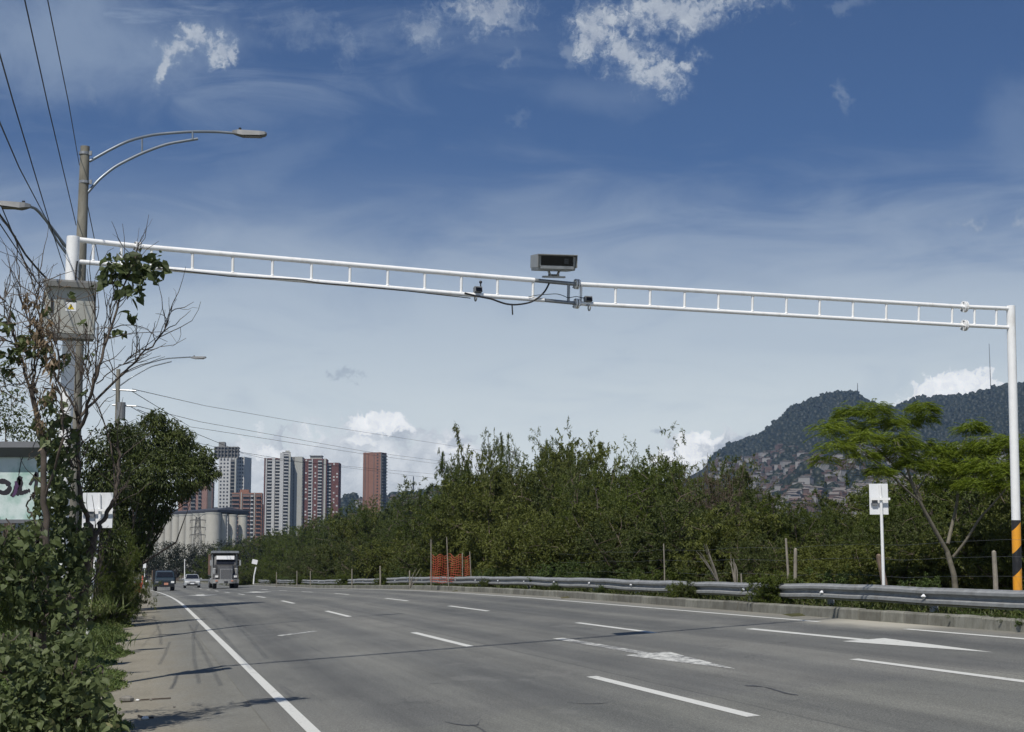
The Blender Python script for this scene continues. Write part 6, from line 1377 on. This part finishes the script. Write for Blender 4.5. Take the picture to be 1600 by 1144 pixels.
def foreground():
    global rng; rng = np.random.default_rng(31)
    Y = 17.0
    def bare(pts_list, name, lab, base, Yb, r0, twigs, leaves_at=(), mat='bark_dark', ytw=1.0):
        O = W(base[0], base[1], Yb); t = thing(name, lab, 'tree', O); b = MB(); tb = MB(); first = True
        for (pts, a, c) in pts_list:
            P = smooth_line([W(x, y, Yb + d) for x, y, d in pts], 22); mb = b
            if first: m2 = MB(); m2.tube(P, np.linspace(a, c, 22), 8); m2.build('trunk', mat, t, O, smooth=True); first = False
            else: mb.tube(P, np.linspace(a, c, 22), 6)
            for _ in range(int(twigs * len(pts))):
                k = rng.integers(6, 22); d = (P[min(k + 1, 21)] - P[max(k - 1, 0)]); d = d / np.linalg.norm(d) + rng.normal(0, .55, 3) + (0, 0, .25)
                Q, dd = polyl(P[k], d, rng.uniform(.2, .75) * ytw, 5, .20); tb.tube(Q, np.linspace(.006, .0022, 6), 4, False)
                if rng.random() < .6:
                    Q2, _ = polyl(Q[2], dd + rng.normal(0, .7, 3), rng.uniform(.1, .35) * ytw, 4, .25); tb.tube(Q2, np.linspace(.0035, .0016, 5), 3, False)
        if b.F: b.build('limbs', mat, t, O, smooth=True)
        if tb.F: tb.build('twigs', mat, t, O)
        if leaves_at:
            f = MB()
            for (x, y, rx, ry, n, L) in leaves_at:
                P = np.array([W(x + rx * rng.normal(0, .5), y + ry * rng.normal(0, .5), Yb + rng.normal(0, .12)) for _ in range(n)]); heart_cluster(f, P, L)
            f.build('leaves', 'leaf_vine', t, O)
        return t
    bare([([(112, 1020, 0), (118, 950, 0), (128, 905, 0), (142, 862, 0), (149, 832, 0)], .048, .036),
          ([(149, 834, 0), (136, 812, 0), (128, 790, -.1), (122, 745, -.1), (121, 700, 0), (120, 660, .1), (118, 640, 0)], .028, .02),
          ([(118, 690, 0), (132, 645, -.1), (148, 600, -.2), (158, 560, -.2), (172, 515, -.1), (186, 470, 0), (200, 430, 0), (212, 400, 0)], .022, .007),
          ([(122, 655, 0), (150, 625, .2), (185, 590, .2), (215, 560, .2), (245, 535, .2), (262, 508, .2), (269, 478, .2)], .017, .004),
          ([(140, 625, 0), (152, 570, .1), (153, 520, .1), (147, 480, .1), (150, 430, .1)], .011, .003),
          ([(149, 834, 0), (165, 808, .1), (182, 775, .1), (186, 730, .2), (184, 690, .2)], .026, .016),
          ([(184, 780, .1), (176, 700, .3), (165, 660, .3), (140, 600, .3), (120, 560, .3), (92, 520, .3)], .010, .004),
          ([(150, 600, .1), (180, 575, .1), (205, 560, .1), (225, 545, .1)], .007, .002),
          ([(118, 640, 0), (100, 610, 0), (75, 570, 0), (40, 545, 0), (20, 520, 0)], .014, .005),
          ([(160, 540, 0), (175, 500, 0), (170, 460, 0), (185, 430, 0)], .006, .002), ([(120, 660, 0), (135, 620, -.2), (138, 560, -.2), (130, 500, -.2)], .008, .002)],
         'bare_tree', 'forked dark bare tree with a leafy tuft reaching up to the gantry beam', (112, 1015), Y, .05, 2.7,
         [(205, 418, 40, 18, 60, .105), (182, 430, 28, 14, 26, .10), (232, 425, 26, 18, 30, .10), (240, 410, 18, 12, 18, .095), (203, 455, 24, 14, 26, .11), (208, 492, 8, 5, 7, .10), (182, 520, 16, 4, 7, .09), (195, 403, 22, 8, 14, .10), (160, 435, 14, 10, 10, .1), (135, 565, 10, 8, 4, .1), (138, 612, 5, 5, 2, .13)])
    bare([([(66, 1020, 0), (72, 900, 0), (70, 800, 0), (68, 700, 0), (58, 640, 0), (50, 600, 0)], .04, .024),
          ([(58, 640, 0), (40, 590, 0), (25, 530, 0), (12, 500, 0), (-10, 480, 0)], .018, .006), ([(52, 610, 0), (56, 560, .1), (46, 500, .1), (30, 460, .1), (26, 410, .1)], .012, .003),
          ([(45, 590, 0), (70, 540, .1), (62, 500, .1), (72, 460, .1), (60, 430, .1)], .010, .003), ([(30, 545, 0), (8, 530, 0), (-12, 540, 0)], .010, .004), ([(70, 780, 0), (95, 700, -.2), (100, 640, -.2), (88, 600, -.2), (95, 560, -.2), (80, 520, -.2)], .015, .005),
          ([(46, 500, .1), (58, 470, .1), (52, 430, .1)], .006, .002), ([(20, 520, 0), (10, 480, 0), (8, 440, 0)], .006, .002), ([(96, 640, -.1), (120, 610, -.1), (128, 580, -.1)], .007, .002), ([(50, 600, 0), (20, 600, 0), (-10, 610, 0)], .008, .003)],
         'bare_tree', 'thin bare tree hung with vines and dry leaves left of the cabinet pole', (66, 1010), 16.0, .05, 2.8,
         [(8, 505, 18, 12, 16, .11), (40, 545, 18, 10, 22, .11), (15, 555, 14, 12, 14, .11), (36, 530, 10, 8, 8, .1), (55, 525, 10, 8, 8, .09), (70, 552, 12, 12, 10, .1), (90, 570, 10, 8, 6, .1), (105, 562, 8, 6, 5, .1), (10, 580, 14, 10, 10, .09), (75, 640, 8, 30, 14, .10), (80, 690, 14, 20, 24, .10), (60, 665, 10, 10, 8, .1), (110, 465, 3, 3, 2, .1), (128, 505, 8, 3, 4, .1), (70, 490, 4, 10, 6, .08), (80, 620, 6, 20, 10, .09)])
    # dry hanging leaves
    O = W(66, 560, 15.9); f = MB(); P = []
    for (x, y, rx, ry, n) in ((60, 500, 12, 26, 50), (72, 535, 14, 24, 70), (82, 560, 12, 16, 36), (45, 470, 10, 14, 16), (62, 640, 9, 50, 40), (80, 600, 8, 30, 24)):
        for _ in range(n): P.append(W(x + rx * rng.normal(0, .6), y + ry * rng.normal(0, .6), 15.9 + rng.normal(0, .15)))
    P = np.array(P); D = rng.normal(0, .35, P.shape); D[:, 2] -= 1; f.leaves(P, D, rng.normal(0, 1, P.shape), rng.uniform(.05, .13, len(P)), rng.uniform(.018, .04, len(P)), .3)
    for _ in range(90):
        p = W(rng.uniform(40, 95), rng.uniform(440, 620), 15.9 + rng.normal(0, .1)); Q, _d = polyl(p, rng.normal(0, 1, 3) + (0, 0, -.5), rng.uniform(.2, .6), 6, .35); f.tube(Q, .003, 3, False)
    o = f.build('dry_vine', 'leaf_dry', origin=O); o.location = tuple(O); tag(o, 'tangle of dry brown and orange vine leaves left of the cabinet', 'vine')
    # vine curtains covering the trunks
    def vine(name, lab, regions, Yb, L, mat='leaf_vine', base=None):
        x0, y0 = base; O = W(x0, y0, Yb); t = thing(name, lab, 'vine', O); f = MB(); st = MB()
        for (x, y, rx, ry, n) in regions:
            n = int(n * .72); Pp = np.array([W(x + rx * max(-1.5, min(1.5, rng.normal(0, .55))), y + ry * max(-1.4, min(1.4, rng.normal(0, .55))), Yb + rng.normal(0, .28) ) for _ in range(n)]); heart_cluster(f, Pp, L, .55)
        for _ in range(26):
            x, y, rx, ry, n = regions[rng.integers(len(regions))]; a = W(x + rx * rng.normal(0, .4), y + ry, Yb + .1); c = W(x + rx * rng.normal(0, .5), y - ry, Yb + .05)
            st.tube(smooth_line([a, (a + c) / 2 + rng.normal(0, .12, 3), c], 14), rng.uniform(.004, .010), 5, False)
        f.build('leaves', mat, t, O); st.build('stems', 'bark_dark', t, O); return t
    vine('climbing_vine', 'heart-leaved vine smothering trunks between the graffiti board and white sign back', [(85, 720, 16, 40, 170), (92, 780, 22, 45, 260), (100, 850, 28, 50, 380), (85, 920, 34, 50, 420), (70, 690, 10, 14, 30), (60, 790, 12, 20, 40), (110, 700, 10, 30, 60), (125, 880, 14, 60, 120), (98, 655, 12, 18, 40), (88, 1005, 22, 34, 200), (120, 985, 12, 20, 50)], 16.6, .088, base=(95, 1000))
    vine('climbing_vine', 'mound of green heart-shaped leaves below the graffiti board', [(30, 850, 34, 26, 170), (55, 880, 30, 30, 160), (15, 900, 30, 30, 130), (40, 940, 44, 36, 260), (-10, 860, 30, 50, 120), (90, 960, 26, 30, 160)], 15.2, .082, base=(30, 1030))
    vine('trailing_vine', 'bright heart-leaved vine spreading over the bottom left corner', [(60, 1040, 40, 26, 260), (112, 1010, 24, 22, 140), (40, 1090, 50, 30, 380), (120, 1080, 40, 30, 300), (168, 1118, 22, 22, 130), (10, 1130, 60, 30, 300), (90, 1135, 60, 24, 300), (20, 1020, 40, 30, 240), (140, 1064, 16, 12, 50)], 13.3, .074, base=(80, 1160))
    vine('climbing_vine', 'thin vine with small leaves climbing the slim left sign post', [(146, 860, 7, 40, 80), (140, 925, 8, 45, 110), (137, 965, 10, 16, 60)], 31.5, .085, base=(137, 975))
    for i, (x, Yb, h_, q) in enumerate(((146, 44, 2.0, 0), (158, 47, 2.3, 1), (168, 50, 2.6, 2), (172, 54, 2.7, 0), (178, 60, 2.3, 1), (184, 68, 1.8, 2), (150, 52, 3.4, 1), (166, 58, 3.4, 0))):
        p = W(x, 920, Yb); gz_ = float(ground_z(p[0], Yb)); pr = (SH + SD)[q * 2]; s_ = h_ / pr[2]
        shrub(pr, 'understorey_shrub', 'dense green shrub filling the gap beneath the drooping trees on the left', 'shrub', p[0], Yb, gz_, s_ * .62, s_, 'shrubs beneath the drooping trees')
    # grass and herbs of the left verge (uncountable)
    b = MB(); N_ = 110000
    u = 10 + rng.uniform(0, 1, N_) ** 1.6 * 85; edge = -.28 + .16 * np.sin(u * .8) + .10 * np.sin(u * 2.1 + 1) - .004 * u; v = edge - rng.uniform(0, 1, N_) ** 1.15 * (1.9 + .02 * u)
    hh = np.clip((edge - v) * .40, .03, .36) * rng.uniform(.1, 1.1, N_)
    P = P3(u, v, hh); D = rng.normal(0, 1, (N_, 3)); D[:, 2] = rng.uniform(-.3, .6, N_); L = rng.uniform(.03, .065, N_) * (1 + u * .012)
    b.leaves(P, D, rng.normal(0, .4, (N_, 3)) + (0, 0, 1), L, L * .5, .15); o = b.build('verge_herbs', 'leaf_herb'); tag(o, 'dense low herbs of the left verge', 'ground cover', kind='stuff')
    b = MB(); N_ = 16000; u = 10 + rng.uniform(0, 1, N_) ** 1.4 * 80; edge = -.25 + .16 * np.sin(u * .8) + .10 * np.sin(u * 2.1 + 1) - .004 * u; v = edge - rng.uniform(-.05, 1.6, N_)
    P = P3(u, v, -.02); D = rng.normal(0, .45, (N_, 3)); D[:, 2] = 1; L = rng.uniform(.12, .42, N_) * np.clip((edge - v) * 1.2 + .25, .2, 1); b.leaves(P, D, rng.normal(0, 1, (N_, 3)), L, .012 + .0002 * u, .35); o = b.build('verge_grass', 'grass_blade'); tag(o, 'grass tufts of the left verge', 'grass', kind='stuff')
    b = MB(); N_ = 26000; u = 18 + rng.uniform(0, 1, N_) ** 1.7 * 130; v = rng.uniform(12.95, 15.2, N_); D = rng.normal(0, .6, (N_, 3)); D[:, 2] = 1; P = P3(u, v, .10)
    L = rng.uniform(.06, .26, N_) * np.clip((v - 12.9) * 1.6 + .25, .2, 1); b.leaves(P, D, rng.normal(0, 1, (N_, 3)), L, .018 + .0003 * u, .35); o = b.build('kerbside_grass', 'leaf_dull'); tag(o, 'dry grass and weeds below the guardrail', 'grass', kind='stuff')
    shl = lambda u: 'just behind the white sign post' if u < 48 else ('under the olive green tree' if u < 62 else ('under the large drooping tree' if u < 78 else 'near the round white signs'))
    # dark undergrowth filling behind
    for i in range(46):
        u = rng.uniform(14, 34); v = rng.uniform(-6.5, -2.5); p = P3(u, v, 0.0); s = rng.uniform(.8, 1.4)
        shrub(LOWS[rng.integers(3)], 'undergrowth_bush', 'shaded bush in the undergrowth of the left verge', 'bush', p[0], p[1], p[2] - .05, s * 1.3, s * (1.0 if v > -3.2 else 1.5), 'undergrowth bushes on the left')
    for i in range(34):
        u = rng.uniform(34, 95); v = rng.uniform(-6.0, -2.5) - (u - 34) * .012; p = P3(u, v, 0.0); s = rng.uniform(.9, 1.3) if v > -3.9 else rng.uniform(1.0, 2.0)
        shrub((LOWS + SD)[rng.integers(5)], 'undergrowth_bush', 'bush along the left shoulder ' + shl(u), 'bush', p[0], p[1], p[2] - .05, s if s < 1.4 else .7, s if s < 1.4 else .6, 'bushes along the left shoulder ' + shl(u))
    for (x, Y, q, s_) in ((84, 20.5, 2, .6), (100, 21.0, 1, .55), (92, 20.0, 0, .5)):
        p = W(x, 1000, Y); u, v = uv_of(p[0], Y); shrub(LOWS[q], 'undergrowth_bush', 'weedy bush hiding the foot of the white gantry pole', 'bush', p[0], Y, float(ground_z(p[0], Y)), s_, s_ * 1.2, 'bushes at the gantry pole foot')
    for (x, y, Y, n, L, lab) in ((32, 985, 15.5, 260, .55, 'bright tuft of long grass below the thin bare tree on the left'), (158, 958, 26, 160, .30, 'long grass tuft right of the white sign post foot'), (152, 1010, 19, 130, .24, 'long grass tuft at the verge below the sign post')):
        p = W(x, y, Y); t = MB(); P = p + rng.normal(0, .10, (n, 3)) * (1.6, 1, .2); D = rng.normal(0, .42, (n, 3)); D[:, 2] = 1
        t.leaves(P, D, rng.normal(0, 1, (n, 3)), L * rng.uniform(.5, 1.1, n), .016, .5); o = t.build('grass_tuft', 'grass_blade', origin=p); o.location = tuple(p); tag(o, lab, 'grass tuft')
    # shoulder debris
    for i, (px, py, s) in enumerate(((203, 917, .10), (216, 1062, .03), (227, 1124, .045), (236, 1090, .025), (272, 1105, .02))):
        u, v = hit(px, py); p = P3(u, v, s * .3); b = MB(); b.sphere((0, 0, 0), (s, s * .8, s * .5), 7, 5); o = b.build('roadside_stone' if i != 2 else 'litter_scrap', 'stone' if i not in (1, 2) else 'litter_white', smooth=False); o.location = tuple(p); tag(o, ('dark stone lying on the far shoulder before the barriers', 'small pale stone at the edge of the left verge', 'white litter scrap at the verge edge near the bottom', 'pebble on the sandy shoulder strip', 'tiny pebble on the near shoulder')[i], 'stone' if i != 2 else 'litter')
    for i, (pts, r) in enumerate((([(216, 1120), (228, 1124), (240, 1123)], .012), ([(222, 1042), (240, 1046), (268, 1046)], .010), ([(215, 1075), (232, 1078)], .008))):
        P = np.array([P3(*hit(*q), r * 1.2) for q in pts]); b = MB(); b.tube(P, r, 5); o = b.build('fallen_twig', 'bark_dark', origin=P[0]); o.location = tuple(P[0]); tag(o, 'thin dry twig lying on the sandy shoulder', 'twig', 'fallen twigs on the shoulder')
foreground()

# ------------------------------------------------------------------ air
def haze():
    b = MB(); b.box((0, 2200, 395), (9000, 7400, 870)); o = b.build('haze', 'stone'); o['kind'] = 'stuff'
    m = bpy.data.materials.new('haze_air'); m.use_nodes = True; nt = m.node_tree; nt.nodes.clear()
    v = nt.nodes.new('ShaderNodeVolumePrincipled'); out = nt.nodes.new('ShaderNodeOutputMaterial'); nt.links.new(v.outputs[0], out.inputs['Volume'])
    v.inputs['Color'].default_value = (0.42, 0.64, 1.0, 1); v.inputs['Density'].default_value = HAZE; v.inputs['Anisotropy'].default_value = 0.2
    o.data.materials.clear(); o.data.materials.append(m)
HAZE = 0.85e-4
haze()
